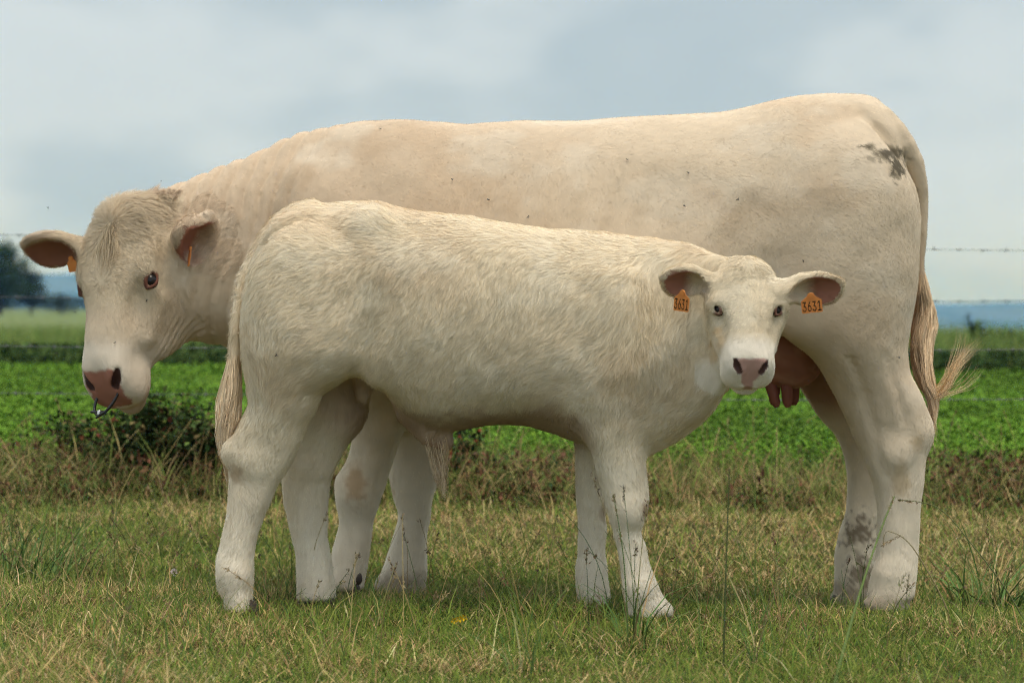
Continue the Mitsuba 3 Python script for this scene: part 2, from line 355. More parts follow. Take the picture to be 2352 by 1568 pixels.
# ------------------------------------------------------------------ materials
def rgb(*c):
    return {'type': 'rgb', 'value': list(c)}


VC = {'type': 'mesh_attribute', 'name': 'vertex_color'}


def fur_grain(p, n, uv):
    q = p.x * 0.9 + p.z * 0.5
    return 0.0011 * mikit.fbm(p.x * 190 + p.z * 60, p.y * 190, p.z * 110 - p.x * 40, 3) + 0.0012 * mikit.noise(p.x * 70, p.y * 70, p.z * 45)


def two(d):
    return {'type': 'twosided', 'bsdf': d}


for key in ('coat_cow', 'coat_calf'):
    scene[key] = two({'type': 'bumpmap', 'arbitrary': {**mikit.proc(fur_grain, 0.0015)}, 'scale': 1.0,
                      'bsdf': {'type': 'principled', 'base_color': VC, 'roughness': 0.75, 'specular': 0.25, 'sheen': 0.3}})
scene['hair'] = two({'type': 'principled', 'base_color': VC, 'roughness': 0.6, 'specular': 0.25})
scene['leaf'] = two({'type': 'principled', 'base_color': VC, 'roughness': 0.7, 'specular': 0.08})
scene['eye_dark'] = two({'type': 'principled', 'base_color': rgb(.012, .010, .010), 'roughness': 0.12, 'specular': 0.3})
scene['horn_dark'] = two({'type': 'principled', 'base_color': rgb(.060, .046, .036), 'roughness': 0.6})


# ------------------------------------------------------------------ the lie of the land
def ground_z(x, y):
    yy = y + 0.15 * x
    near = 0.006 - 0.010 * np.clip(x, -3, 3) - 0.085 * sstep(5.6, 6.4, yy) * (1 - sstep(6.7, 8.3, y))
    far = -0.012 * np.maximum(y - 60, 0) * (0.10 + 1.15 * sstep(-0.16, 0.1, x / np.maximum(y, 1)))
    return near + np.maximum(far, -42.0)


class Place:
    """Where an animal stands: its own frame has x along the body, y away from the camera, z up."""

    def __init__(self, o, d):
        self.o, self.d = np.array([o[0], o[1], 0.0]), norm([d[0], d[1], 0.0])
        self.n = np.array([-self.d[1], self.d[0], 0.0])

    def __call__(self, p):
        p = np.asarray(p, float)
        return self.o + p[..., :1] * self.d + p[..., 1:2] * self.n + p[..., 2:3] * Z3

    def turn(self, v):
        v = np.asarray(v, float)
        return v[..., :1] * self.d + v[..., 1:2] * self.n + v[..., 2:3] * Z3

    def ground(self, u, w):
        p = self(np.array([u, w, 0.0]))
        return float(ground_z(p[0], p[1]))


COWP, CALFP = Place((0.0, 6.1885), (0.99163, -0.12908)), Place((0.0, 5.6), (1.0, 0.0))


# ------------------------------------------------------------------ heads and ears
class Head:
    def __init__(self, O, a, toward, L):
        self.O, self.L = np.asarray(O, float), L
        self.a = norm(a)
        d = np.asarray(toward, float)
        self.d = norm(d - self.a * (d @ self.a))
        self.s = np.cross(self.a, self.d)                      # to the right as the camera sees the face
        if self.s[0] < 0:
            self.s = -self.s

    def at(self, t, d, s):
        return self.O + self.a * t * self.L + self.d * d + self.s * s

    def local(self, p):
        q = np.asarray(p) - self.O
        return q @ self.a / self.L, q @ self.d, q @ self.s

    def loft(self, rows, k):
        t, hw, top, bot, low = np.array(rows, float).T
        mid = top - (top - bot) * low
        return Loft(self.O, self.a, self.d, self.s, t * self.L, mid, 0, top - mid, mid - bot, hw, 2.3, k)


def eyelids(c, out, fwd, r, k=0.006):
    """Two lids round an eyeball: almond shaped chains, and the eyeball's own axes."""
    out = norm(out)
    fwd = norm(np.asarray(fwd) - out * np.dot(fwd, out))
    up = np.cross(out, fwd)
    if up[2] < 0:
        up = -up
    arcs = []
    for sgn, h in ((1, 0.66), (-1, 0.62)):
        x = np.linspace(-.94, .94, 11)
        y = sgn * h * np.sqrt(np.maximum(1 - (x / .96) ** 2, 0)) ** 1.2
        z = np.sqrt(np.maximum(1.10 - x ** 2 - y ** 2, 0.02))
        arcs.append(c + r * (x[:, None] * fwd + y[:, None] * up + z[:, None] * out))
    return arcs, fwd, up


class Ear:
    def __init__(self, base, e, o, length, height, depth):
        self.b, self.e, self.len = np.asarray(base, float), norm(e), length
        self.o = norm(np.asarray(o) - self.e * np.dot(o, self.e))
        self.h = np.cross(self.e, self.o)
        if self.h[2] < 0:
            self.h = -self.h
        self.height, self.depth = height, depth
        t = np.array([-0.04, 0.1, 0.25, 0.42, 0.6, 0.76, 0.89, 0.97, 1.0]) * length
        hh = np.array([0.30, 0.42, 0.66, 0.90, 1.0, 0.90, 0.62, 0.30, 0.10]) * height
        dd = np.array([0.85, 0.95, 1.0, 1.0, 0.88, 0.70, 0.48, 0.28, 0.12]) * depth
        ct = np.array([0.0, 0.0, 0.0, -0.02, -0.04, -0.03, 0.06, 0.16, 0.2]) * height
        self.solid = Loft(self.b, self.e, self.h, self.o, t, ct, -0.25 * dd, hh, hh, dd, 2.0, 0.018)
        t2 = np.array([0.16, 0.26, 0.42, 0.6, 0.76, 0.88, 0.95]) * length
        h2 = np.array([0.16, 0.46, 0.74, 0.84, 0.74, 0.46, 0.10]) * height
        d2 = np.array([0.5, 0.95, 1.15, 1.05, 0.85, 0.55, 0.2]) * depth
        c2 = np.array([0.0, 0.0, -0.02, -0.04, -0.03, 0.06, 0.12]) * height
        self.bowl = Loft(self.b, self.e, self.h, self.o, t2, c2, 0.55 * depth, h2, h2, d2, 2.0, 0.008)

    def local(self, p):
        q = np.asarray(p) - self.b
        return q @ self.e / self.len, q @ self.h / self.height, q @ self.o / self.depth


# ------------------------------------------------------------------ the cow's body
cowH = Head((-1.055, -0.30, 1.040), (-0.02, -0.15, -0.50), (-0.40, -0.91, 0.0), 0.505)
cow_rows = [(-.10, .040, -.01, -.06, .4), (-.055, .085, .022, -.115, .4), (0, .108, .040, -.160, .36), (.1, .122, .047, -.195, .34), (.2, .129, .050, -.222, .33), (.32, .132, .050, -.240, .31), (.42, .126, .048, -.248, .30), (.52, .110, .044, -.240, .31),
            (.62, .094, .040, -.214, .34), (.72, .083, .036, -.180, .38), (.80, .078, .033, -.156, .42), (.86, .080, .026, -.144, .45), (.92, .082, .004, -.136, .48), (.97, .076, -.022, -.127, .5), (1.01, .058, -.048, -.114, .5), (1.03, .03, -.064, -.100, .5)]
def head_solids(H, rows, k, big, wide):
    out = [('+', H.loft(rows, k))]
    for sg in (-1, 1):
        out += [('+', Ell(H.at(.265, -.002 * big, sg * wide * .87), (.052 * big, .030 * big, .028 * big), H.a, H.d, k=.03 * big)),
                ('-', Ell(H.at(.53, .016 * big, sg * .104 * big), (.062 * big, .034 * big, .024 * big), H.a, H.d, k=.035 * big)),
                ('+', Cone([H.at(.45, -.066 * big, sg * .104 * big), H.at(.66, -.064 * big, sg * .084 * big)], np.array([.020, .016]) * big, k=.035 * big)),
                ('+', Ell(H.at(.53, -.14 * big, sg * .066 * big), (.10 * big, .085 * big, .034 * big), H.a, H.d, k=.05 * big)),
                ('+', Ell(H.at(.89, -.070 * big, sg * .048 * big), (.058 * big, .055 * big, .036 * big), H.a, H.d, k=.03 * big)),
                ('+', Ell(H.at(.84, -.012 * big, sg * .046 * big), (.05 * big, .030 * big, .026 * big), H.a, H.d, k=.03 * big))]
    return out


def seat_eye(field, c, out, sink):
    """The eyeball's centre: where the line outward from c leaves the skull, set back by sink."""
    t = np.linspace(-.05, .10, 301)
    f = field(c + t[:, None] * out)
    return c + out * (t[np.flatnonzero(f < 0)[-1]] - sink)


def on_face(field, H, t, s, sink):
    """A point sunk by so much under the front of the face at (t, s)."""
    d = np.linspace(.10, -.12, 441)
    f = field(H.at(0, 0, s) + H.a * t * H.L + d[:, None] * H.d)
    return H.at(t, d[np.flatnonzero(f < 0)[0]] - sink, s)


cow_head = head_solids(cowH, cow_rows, .05, 1.0, .122)
cow_eye_out = [norm(cowH.s * sg * .84 + cowH.d * .54 - cowH.a * .02) for sg in (-1, 1)]
cow_eyes = [seat_eye(Field(cow_head), cowH.at(.375, -.030, sg * .095), o, .0140) for o, sg in zip(cow_eye_out, (-1, 1))]
cow_lids = [eyelids(c, o, -cowH.a * 0.80 + cowH.s * sg * .35 - cowH.d * .1, .0235) for c, o, sg in zip(cow_eyes, cow_eye_out, (-1, 1))]
cow_ears = [Ear((-1.155, -.275, .945), (-.98, -.18, .06), (.04, -.52, -.85), .190, .082, .038),
            Ear((-.888, -.285, .912), (.50, -.36, .78), (.84, -.52, -.18), .165, .070, .040)]


def cow_relief(p):
    x, y, z = p.T
    r = 0.024 * (fbm(p, 3.6, 3, 1) - 0.5) * sstep(.45, .7, z) + 0.005 * (fbm(p, 13.0, 2, 2) - 0.5) + 0.015 * (fbm(p * [1, 1, .45], 15.0, 2, 6) - 0.5) * (1 - sstep(.5, .7, z))
    # skin folds of the bent neck: steep pleats that lean back towards the withers
    t, d, s = cowH.local(p)
    w = sstep(-1.02, -0.94, x) * (1 - sstep(-0.62, -0.42, x)) * (y < 0.05) * (1 - (d > -.24) * (t > -.1) * (t < 1.1) * (np.abs(s) < .15))
    ph = (x - 0.24 * (z - 1.0) + 0.06 * (fbm(p, 4.0, 3, 3) - 0.5)) * 2 * np.pi / 0.047
    r += w * 0.014 * (np.abs(np.sin(ph / 2)) ** 0.6 - 0.6) * (0.35 + fbm(p, 7.0, 2, 5)) * sstep(0.62, 0.75, z)
    # the cheek's pleats
    c = sstep(.46, .52, t) * (1 - sstep(.78, .86, t)) * sstep(.10, .15, -d) * (s > 0.02) * (s < .16) * (d > -.3)
    r += c * 0.0024 * np.sin((-d + 0.10 * t) * 2 * np.pi / 0.021)
    # ribs, only just to be felt under the hide
    rb = sstep(-0.25, 0.0, x) * (1 - sstep(0.35, 0.55, x)) * sstep(0.75, 0.9, z) * (1 - sstep(1.1, 1.25, z))
    r += rb * 0.0030 * np.sin((x - 0.25 * z) * 2 * np.pi / 0.085)
    return r


cow_feet = [('near_hind', COW_NEAR_HIND, 1.07, -.17), ('far_hind', COW_FAR_HIND, .97, .14), ('near_fore', COW_NEAR_FORE, -.455, -.165), ('far_fore', COW_FAR_FORE, -.35, .15)]
cow_ground = {n: COWP.ground(u, w) for n, _, u, w in cow_feet}
tail = np.array(COW_TAIL) / 100
solids = [('+', trunk(COW_TORSO, 0.05))]
solids += [('+', limb(rows, 0.055, cow_ground[n] + .036)) for n, rows, u, w in cow_feet]
for sg in (-1, 1):
    solids += [('+', Ell((-.47, sg * .20, .95), (.12, .095, .24), (1, 0, .35), k=.09)),
               ('+', Ell((1.02, sg * .12, 1.25), (.06, .05, .06), k=.08)),
               ('-', Ell((.46, sg * .475, 1.12), (.15, .10, .14), k=.14)),
               ('+', Ell((.83, sg * .245, .80), (.08, .05, .09), k=.09))]
crease = np.array(COW_TAIL_CREASE) / 100
solids += [('-', Cone(crease[:, :3], crease[:, 3], k=.03)), ('+', Cone(tail[:, :3], tail[:, 3], k=.008)),
           ('-', Cone([(1.112, -.236, .41), (1.118, -.226, .34), (1.120, -.222, .22), (1.116, -.224, .10), (1.112, -.236, .04)], (.001, .005, .007, .005, .001), k=.018)),
           ('-', Cone([(1.05, -.300, .66), (1.072, -.268, .58), (1.095, -.254, .51), (1.108, -.252, .46), (1.112, -.262, .42)], (.001, .006, .008, .005, .001), k=.022)),
           ('-', Cone([(.95, -.300, .66), (.985, -.268, .56), (1.015, -.250, .46), (1.03, -.238, .38), (1.035, -.240, .31)], (.001, .005, .007, .005, .001), k=.022)),
           ('-', Cone([(.74, -.375, 1.14), (.69, -.36, 1.06), (.645, -.368, .97), (.655, -.375, .86), (.68, -.40, .77)], (.002, .025, .032, .025, .002), k=.06)),
           ('-', Cone([(-.60, -.262, 1.17), (-.635, -.262, 1.0), (-.63, -.25, .85)], (.008, .012, .010), k=.03)),
           # the bones of knee and hock, seen from the side
           ('+', Ell((-.415, -.195, .275), (.042, .034, .055), k=.02)), ('+', Ell((-.315, .175, .245), (.040, .030, .05), k=.02)),
           ('+', Ell((1.075, -.222, .405), (.040, .026, .045), k=.02)), ('+', Ell((1.065, -.200, .075), (.042, .032, .035), k=.025)),
           ('+', Ell((1.135, -.17, .455), (.035, .035, .05), k=.03)), ('+', Ell((1.085, .15, .40), (.035, .035, .05), k=.03))]
solids += cow_head
solids += [('+', Ell(cowH.at(.955, -.128, 0), (.045, .030, .050), cowH.a, cowH.d, k=.014)),
           ('+', Ell(cowH.at(-.025, .010, .005), (.050, .045, .075), cowH.a, cowH.d, k=.04))]
for c, o, (lids, fw, up) in zip(cow_eyes, cow_eye_out, cow_lids):
    solids += [('-', Ell(c + o * .014, (.0245, .0157, .022), fw, up, k=.004))]
    solids += [('+', Cone(arc, np.full(11, .0046), k=.006)) for arc in lids]
cow_nostrils = [[on_face(Field(cow_head), cowH, t, sg * s, .002) for t, s in ((.885, .064), (.92, .058), (.955, .044))] for sg in (-1, 1)]
for q in cow_nostrils:
    solids += [('-', Cone(q, (.007, .012, .010), k=.010))]
for ear in cow_ears:
    solids += [('+', Cone([ear.b - ear.e * .045, ear.b + ear.e * .02], (.040, .030), k=.03)), ('+', ear.solid), ('-', ear.bowl)]
cow_field = Field(solids, cow_relief)
CV, CF = surface(cow_field, axis_points(-1.40, 1.22, .0095, (-1.40, -.56, .0050)), axis_points(-.64, .42, .0095, (-.56, -.32, .0046)), axis_points(-.10, 1.42, .0095, (.56, 1.13, .0054)))
CV, CF = taubin(CV, CF, 2)
CN = normals(CV, CF)


def spots(p, c, r):
    """A soft round mask, 1 in the middle."""
    return np.exp(-(((p - np.asarray(c)) / np.asarray(r)) ** 2).sum(-1))


def blend(c, to, w):
    return c * (1 - w[:, None]) + np.asarray(to) * w[:, None]


def cow_colour(p):
    x, y, z = p.T
    n1, n2, n3 = fbm(p, 2.6, 3, 11), fbm(p, 9.0, 3, 12), fbm(p, 45.0, 2, 13)
    c = np.tile(np.array([0.627, 0.524, 0.394]), (len(p), 1))
    c = blend(c, (0.536, 0.438, 0.323), sstep(.42, .66, n1) * .55)
    c = blend(c, (0.498, 0.374, 0.261), (1 - sstep(-.35, .55, x + .25 * (n1 - .5))) * sstep(.80, 1.05, z) * .5)
    c = blend(c, (0.650, 0.579, 0.473), sstep(.52, .70, n2) * .45)
    c = blend(c, (0.493, 0.352, 0.225), sstep(.55, .72, fbm(p, 5.5, 3, 14)) * .30 * sstep(.5, .8, z))
    c = blend(c, (0.793, 0.718, 0.587), (1 - sstep(.15, .60, z + .1 * (n2 - .5))) * .8)
    c *= (0.94 + 0.12 * n3)[:, None]
    # thinly haired, rosy skin inside the thighs, its shadow mixed into the colour
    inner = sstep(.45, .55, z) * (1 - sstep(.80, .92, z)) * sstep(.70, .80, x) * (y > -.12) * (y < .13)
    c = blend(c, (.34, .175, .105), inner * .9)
    # dung dried into the coat below the tail head, on the hocks and the pasterns: patchy, with a grain
    g = fbm(p, 60.0, 3, 21)
    m = np.maximum(spots(p, (1.055, -.2, 1.205), (.055, .3, .022)), spots(p, (1.075, -.2, 1.165), (.030, .3, .035)))
    m = np.maximum(m, .8 * spots(p, (1.00, -.2, 1.222), (.05, .3, .012)))
    g2 = fbm(p * [1, 1, .6], 34.0, 3, 22)
    g3 = fbm(p, 140.0, 2, 24)
    c = blend(c, (.120, .098, .056), sstep(.38, .70, m * 1.15 + (g2 - .5) * 1.1 + (g - .5) * 1.0 + (g3 - .5) * .7) * .75 * (y < 0) * sstep(.04, .16, m))
    c = blend(c, (.052, .042, .025), sstep(.60, .90, m * 1.15 + (g - .5) * 1.3 + (g3 - .5) * .8) * .8 * (y < 0) * sstep(.04, .16, m))
    m = spots(p, (1.128, -.02, 1.10), (.018, .09, .12))
    c = blend(c, (.16, .14, .10), sstep(.45, .75, m + (g - .5) * .9) * .7 * sstep(.04, .16, m))
    m = np.maximum(spots(p, (.985, .1, .15), (.055, .2, .065)), spots(p, (.99, .1, .04), (.045, .2, .06)))
    c = blend(c, (.150, .110, .070), sstep(.36, .95, m + (g - .5) * 1.3 + (fbm(p, 130., 2, 23) - .5) * 1.1) * .85 * (y > -.06) * sstep(.04, .16, m))
    m = np.maximum(spots(p, (1.085, -.2, .33), (.035, .2, .06)), spots(p, (1.13, -.2, .43), (.02, .2, .03)))
    c = blend(c, (.52, .40, .25), sstep(.3, .8, m + (g - .5) * .8) * .7 * sstep(.04, .16, m))
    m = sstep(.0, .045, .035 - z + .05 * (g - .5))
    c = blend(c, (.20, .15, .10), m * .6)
    m = spots(p, (-.41, -.2, .30), (.045, .12, .08)) + spots(p, (-.37, .2, .27), (.03, .12, .06))
    c = blend(c, (.42, .28, .15), sstep(.4, .9, m + (g - .5) * .9) * .7 * sstep(.04, .16, m))
    # the head: pale muzzle, bare brick-pink nose, rosy lids, dark rosy ear bowls
    t, d, s = cowH.local(p)
    head = (t > -.15) & (t < 1.1) & (np.abs(s) < .15) & (d > -.28) & (d < .12)
    c = blend(c, (.600, .510, .370), head * (1 - sstep(.46, .60, t + .08 * (n2 - .5))) * sstep(-.13, -.03, d) * .75)
    c = blend(c, (.660, .615, .540), head * sstep(.66, .78, t) * .5)
    edge = .026 * (fbm(p, 45.0, 3, 31) - .5)
    pad = head * sstep(.872, .890, t + edge * 1.5) * sstep(-.080, -.070, d + edge) * (1 - sstep(.056, .064, np.abs(s) + edge))
    c = blend(c, np.array([.335, .135, .092]), pad * .95)
    c = blend(c, (.44, .30, .22), head * sstep(.90, .93, t) * (1 - sstep(-.095, -.085, d)) * .6)
    for q in cow_nostrils:
        c = blend(c, (.045, .018, .013), 1 - sstep(.001, .0035, Cone(q, (.0075, .0115, .0100))(p)))
    for e, o, (lids, fw, up) in zip(cow_eyes, cow_eye_out, cow_lids):
        dist = cKDTree(np.vstack(lids)).query(p)[0] + .0008
        c = blend(c, (.130, .050, .032), 1 - sstep(.0065, .0115, dist))
    for ear in cow_ears:
        te, he, oe = ear.local(p)
        inside = ((ear.bowl(p) < .004) | ((np.abs(he) < .86) & (np.abs(oe) < .9) & (oe > -.75) & (te < .9) & (te > .14) & (ear.bowl(p) < .014))) * (te > .1) * (.15 + .85 * sstep(.10, .30, te))
        c = blend(c, (.31, .135, .090), inside * (1 - .85 * sstep(.10, .40, he)))
    return np.clip(c, 0.01, 0.85)


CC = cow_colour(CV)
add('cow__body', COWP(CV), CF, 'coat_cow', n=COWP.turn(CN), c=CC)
tag('cow', 'large cream cow behind the calf, head lowered at the left, ring in its nose', 'cow')

# ------------------------------------------------------------------ the calf's body
calfH = Head((.572, -.285, .877), (.008, -.40, -.9165), (.06, -.86, .5), .268)
calf_rows = [(-.09, .022, -.005, -.04, .4), (-.04, .052, .018, -.085, .4), (0, .068, .026, -.105, .38), (.1, .080, .032, -.122, .36), (.2, .087, .035, -.136, .34), (.32, .097, .036, -.147, .32), (.42, .094, .034, -.150, .31), (.52, .081, .031, -.146, .32),
             (.62, .0685, .029, -.132, .34), (.72, .0605, .027, -.112, .38), (.80, .0575, .025, -.098, .42), (.87, .0590, .020, -.090, .45), (.93, .0590, .004, -.085, .5), (.98, .052, -.014, -.078, .5), (1.02, .037, -.032, -.070, .5), (1.04, .018, -.042, -.062, .5)]
calf_head = head_solids(calfH, calf_rows, .04, .68, .090)
calf_eye_out = [norm(calfH.s * sg * .66 + calfH.d * .75 - calfH.a * .02) for sg in (-1, 1)]
calf_eyes = [seat_eye(Field(calf_head), calfH.at(.375, -.034, sg * .038), o, .0072) for o, sg in zip(calf_eye_out, (-1, 1))]
calf_lids = [eyelids(c, o, -calfH.a * .8 + calfH.s * sg * .3 - calfH.d * .1, .0150) for c, o, sg in zip(calf_eyes, calf_eye_out, (-1, 1))]
calf_ears = [Ear((.500, -.305, .852), (-.97, -.16, .03), (-.06, -.80, -.55), .140, .046, .027),
             Ear((.648, -.305, .832), (.985, -.10, .05), (.06, -.84, -.50), .165, .047, .027)]


def calf_relief(p):
    x, y, z = p.T
    body = sstep(.45, .60, z)
    r = 0.016 * (fbm(p, 5.0, 3, 41) - 0.5) * body + 0.007 * (fbm(p * [1, 1, .6], 20.0, 3, 42) - 0.5) * (.4 + .6 * body) + 0.009 * (fbm(p * [1, 1, .45], 22.0, 2, 44) - 0.5) * (1 - body)
    w = sstep(.38, .46, x) * (1 - sstep(.58, .62, x)) * sstep(.52, .60, z) * (1 - sstep(.80, .86, z)) * (y < .05) * sstep(-.26, -.20, y)
    ph = (x - 0.10 * (z - .7) + 0.014 * (fbm(p, 9.0, 2, 43) - 0.5)) * 2 * np.pi / 0.036
    r += w * 0.007 * (np.abs(np.sin(ph / 2)) ** 0.6 - .6)
    return r


calf_feet = [('near_hind', CALF_NEAR_HIND, -.70, -.10), ('far_hind', CALF_FAR_HIND, -.52, .10), ('near_fore', CALF_NEAR_FORE, .34, -.12), ('far_fore', CALF_FAR_FORE, .22, .11)]
calf_ground = {n: CALFP.ground(u, w) for n, _, u, w in calf_feet}
ct = np.array(CALF_TAIL) / 100
solids = [('+', trunk(CALF_TORSO, .04, .5))]
solids += [('+', limb(rows, .04, calf_ground[n])) for n, rows, u, w in calf_feet]
for sg in (-1, 1):
    solids += [('+', Ell((.27, sg * .13, .74), (.085, .07, .16), (1, 0, .2), k=.06)),
               ('+', Ell((-.36, sg * .11, 1.0), (.06, .045, .04), k=.04)),
               ('+', Ell((-.33, sg * .12, .66), (.06, .05, .07), k=.06))]
crease = np.array(CALF_TAIL_CREASE) / 100
solids += [('-', Cone(crease[:, :3], crease[:, 3], k=.025)), ('+', Cone(ct[:, :3], ct[:, 3], k=.008)),
           ('+', Ell((-.715, -.10, .425), (.024, .028, .035), k=.02)),
           ('+', Ell((.298, -.148, .285), (.036, .030, .046), k=.016)), ('+', Ell((-.655, -.135, .405), (.040, .026, .042), k=.022)),
           ('+', Ell((.325, -.142, .085), (.036, .029, .030), k=.022)), ('+', Ell((-.705, -.130, .115), (.036, .025, .032), k=.022)), ('+', Ell((-.53, .075, .375), (.05, .03, .04), k=.016)),
           # creases: before the shoulder, behind the elbow, ahead of the thigh, beside the hamstring
           ('-', Cone([(.450, -.185, .80), (.440, -.168, .74), (.420, -.168, .67), (.408, -.180, .61)], (.001, .010, .013, .002), k=.03)),
           ('-', Cone([(.175, -.250, .65), (.160, -.225, .59), (.150, -.215, .54), (.150, -.19, .48)], (.001, .012, .016, .014), k=.035)),
           ('-', Cone([(-.30, -.235, .90), (-.33, -.235, .80), (-.36, -.225, .70)], (.016, .02, .016), k=.05)),
           ('-', Cone([(-.650, -.205, .64), (-.655, -.184, .58), (-.665, -.174, .50), (-.688, -.166, .44), (-.70, -.172, .39)], (.001, .005, .007, .005, .001), k=.018)),
           # the sheath of a bull calf, below the belly, and the purse behind it
           ('+', Cone([(-.25, 0, .53), (-.21, -.01, .47), (-.17, -.01, .445)], (.05, .035, .02), k=.035)),
           ('+', Ell((-.385, .0, .60), (.03, .035, .055), k=.03))]
solids += calf_head
solids += [('+', Ell(calfH.at(.98, -.080, 0), (.024, .018, .034), calfH.a, calfH.d, k=.008)),
           ('+', Ell(calfH.at(-.02, .000, .0), (.034, .030, .060), calfH.a, calfH.d, k=.03))]
for c, o, (lids, fw, up) in zip(calf_eyes, calf_eye_out, calf_lids):
    solids += [('-', Ell(c + o * .0095, (.0165, .0118, .0150), fw, up, k=.003))]
    solids += [('+', Cone(arc, np.full(11, .0026), k=.003)) for arc in lids]
calf_nostrils = [[on_face(Field(calf_head), calfH, t, sg * s, .0015) for t, s in ((.88, .037), (.925, .033), (.965, .026))] for sg in (-1, 1)]
for q in calf_nostrils:
    solids += [('-', Cone(q, (.0045, .0085, .0065), k=.006))]
for ear in calf_ears:
    solids += [('+', Cone([ear.b - ear.e * .03, ear.b + ear.e * .015], (.026, .020), k=.02)), ('+', ear.solid), ('-', ear.bowl)]
calf_field = Field(solids, calf_relief)
KV, KF = surface(calf_field, axis_points(-.80, .92, .0075, (.40, .84, .0036)), axis_points(-.58, .28, .0075, (-.56, -.16, .004)), axis_points(-.03, 1.10, .0075, (.54, .97, .0038)))
KV, KF = taubin(KV, KF, 2)
KN = normals(KV, KF)


def calf_colour(p):
    x, y, z = p.T
    n1, n2, n3 = fbm(p, 3.4, 3, 51), fbm(p, 11.0, 3, 52), fbm(p, 50.0, 2, 53)
    c = np.tile(np.array([0.714, 0.626, 0.471]), (len(p), 1))
    c = blend(c, (0.644, 0.529, 0.374), sstep(.40, .62, n1) * .75)
    c = blend(c, (0.750, 0.694, 0.568), sstep(.50, .70, n2) * .5)
    c = blend(c, (0.824, 0.757, 0.632), (1 - sstep(.15, .55, z + .1 * (n2 - .5))) * .85)
    c *= (0.94 + 0.12 * n3)[:, None]
    g = fbm(p, 60.0, 3, 61)
    # the belly: thin rosy, soiled hair, with the underside's shade painted in as brown
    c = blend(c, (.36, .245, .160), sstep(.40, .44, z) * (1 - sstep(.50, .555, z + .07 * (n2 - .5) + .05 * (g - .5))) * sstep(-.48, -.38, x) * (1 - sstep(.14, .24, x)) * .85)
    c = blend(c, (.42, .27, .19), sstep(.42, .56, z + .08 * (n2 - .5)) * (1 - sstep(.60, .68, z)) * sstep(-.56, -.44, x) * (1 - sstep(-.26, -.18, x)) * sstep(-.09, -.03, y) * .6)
    for q, r, to, a in (((-.695, -.13, .375), (.030, .08, .030), (.40, .29, .17), .75), ((.335, -.13, .285), (.016, .08, .028), (.30, .20, .11), .85), ((.245, .06, .255), (.022, .10, .03), (.42, .30, .2), .6),
                        ((-.20, -.02, .42), (.04, .05, .05), (.50, .30, .19), .6)):
        m = spots(p, q, r)
        c = blend(c, to, sstep(.35, .85, m + (g - .5) * .8) * a * sstep(.04, .16, m))
    t, d, s = calfH.local(p)
    head = (t > -.15) & (t < 1.1) & (np.abs(s) < .11) & (d > -.18) & (d < .08)
    c = blend(c, (.800, .760, .685), head * sstep(.60, .74, t) * .7)
    e = .016 * (fbm(p, 70.0, 3, 62) - .5)
    pad = head * sstep(.866, .885, t + e) * sstep(-.066, -.058, d + e) * (1 - sstep(.036, .043, np.abs(s) + (.20 * np.maximum(t - .90, 0)) + e))
    c = blend(c, (.500, .295, .255), pad * .95)
    tear = np.maximum(spots(np.stack([t, s], 1), (.66, -.066), (.10, .012)), spots(np.stack([t, s], 1), (.55, -.071), (.05, .014)))
    c = blend(c, (.56, .38, .17), head * sstep(.25, 1.0, tear + (g - .5) * .5) * .55)
    for q in calf_nostrils:
        c = blend(c, (.085, .042, .034), 1 - sstep(.0005, .0025, Cone(q, (.0045, .0080, .0062))(p)))
    for lids, fw, up in calf_lids:
        c = blend(c, (.160, .075, .055), 1 - sstep(.0035, .0075, cKDTree(np.vstack(lids)).query(p)[0]))
    for ear in calf_ears:
        te, he, oe = ear.local(p)
        c = blend(c, (.33, .150, .105), ((ear.bowl(p) < .003) & (te > .1)) * (.12 + .88 * sstep(.32, .6, te)))
    return np.clip(c, 0.01, 0.86)


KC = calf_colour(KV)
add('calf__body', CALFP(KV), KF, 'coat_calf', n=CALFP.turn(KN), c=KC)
tag('calf', 'pale shaggy calf in front of the cow, facing the camera, numbered ear tags', 'calf')


# ------------------------------------------------------------------ what hangs on the animals: eyes, tags, ring, hooves, udder
scene['tag_orange'] = two({'type': 'principled', 'base_color': rgb(.68, .25, .065), 'roughness': 0.45, 'specular': 0.4})
scene['ink_black'] = two({'type': 'diffuse', 'reflectance': rgb(.015, .013, .012)})
scene['ring_black'] = two({'type': 'principled', 'base_color': rgb(.02, .02, .022), 'roughness': 0.35, 'specular': 0.5})
scene['steel'] = two({'type': 'principled', 'base_color': rgb(.62, .62, .60), 'roughness': 0.3, 'metallic': 1.0})


def number(base, i):
    return base if i == 0 else f'{base}_{i:03d}'


ball = trimesh.creation.icosphere(3, 1.0)
for name, place, eyes, outs, r in (('cow', COWP, cow_eyes, cow_eye_out, .0226), ('calf', CALFP, calf_eyes, calf_eye_out, .0152)):
    for i, (c, o) in enumerate(zip(eyes, outs)):
        v = ball.vertices * r + c + o * .001
        add(f'{name}__' + number('eye', i), place(v), ball.faces, 'eye_dark')


def plate(w, h, t):
    """An ear tag: a plate with rounded corners that narrows to a neck, bevelled at the rim."""
    import shapely
    p = shapely.Polygon([(-w / 2, 0), (w / 2, 0), (w / 2, h * .74), (w * .20, h), (w * .13, h * 1.18), (-w * .13, h * 1.18), (-w * .20, h), (-w / 2, h * .74)]).buffer(-.003).buffer(.003, quad_segs=4)
    m = trimesh.creation.extrude_polygon(p, t, engine='earcut')
    b = trimesh.creation.cylinder(.0065, .006, sections=18)
    b.apply_translation([0, h * 1.06, t])
    return trimesh.util.concatenate([m, b])


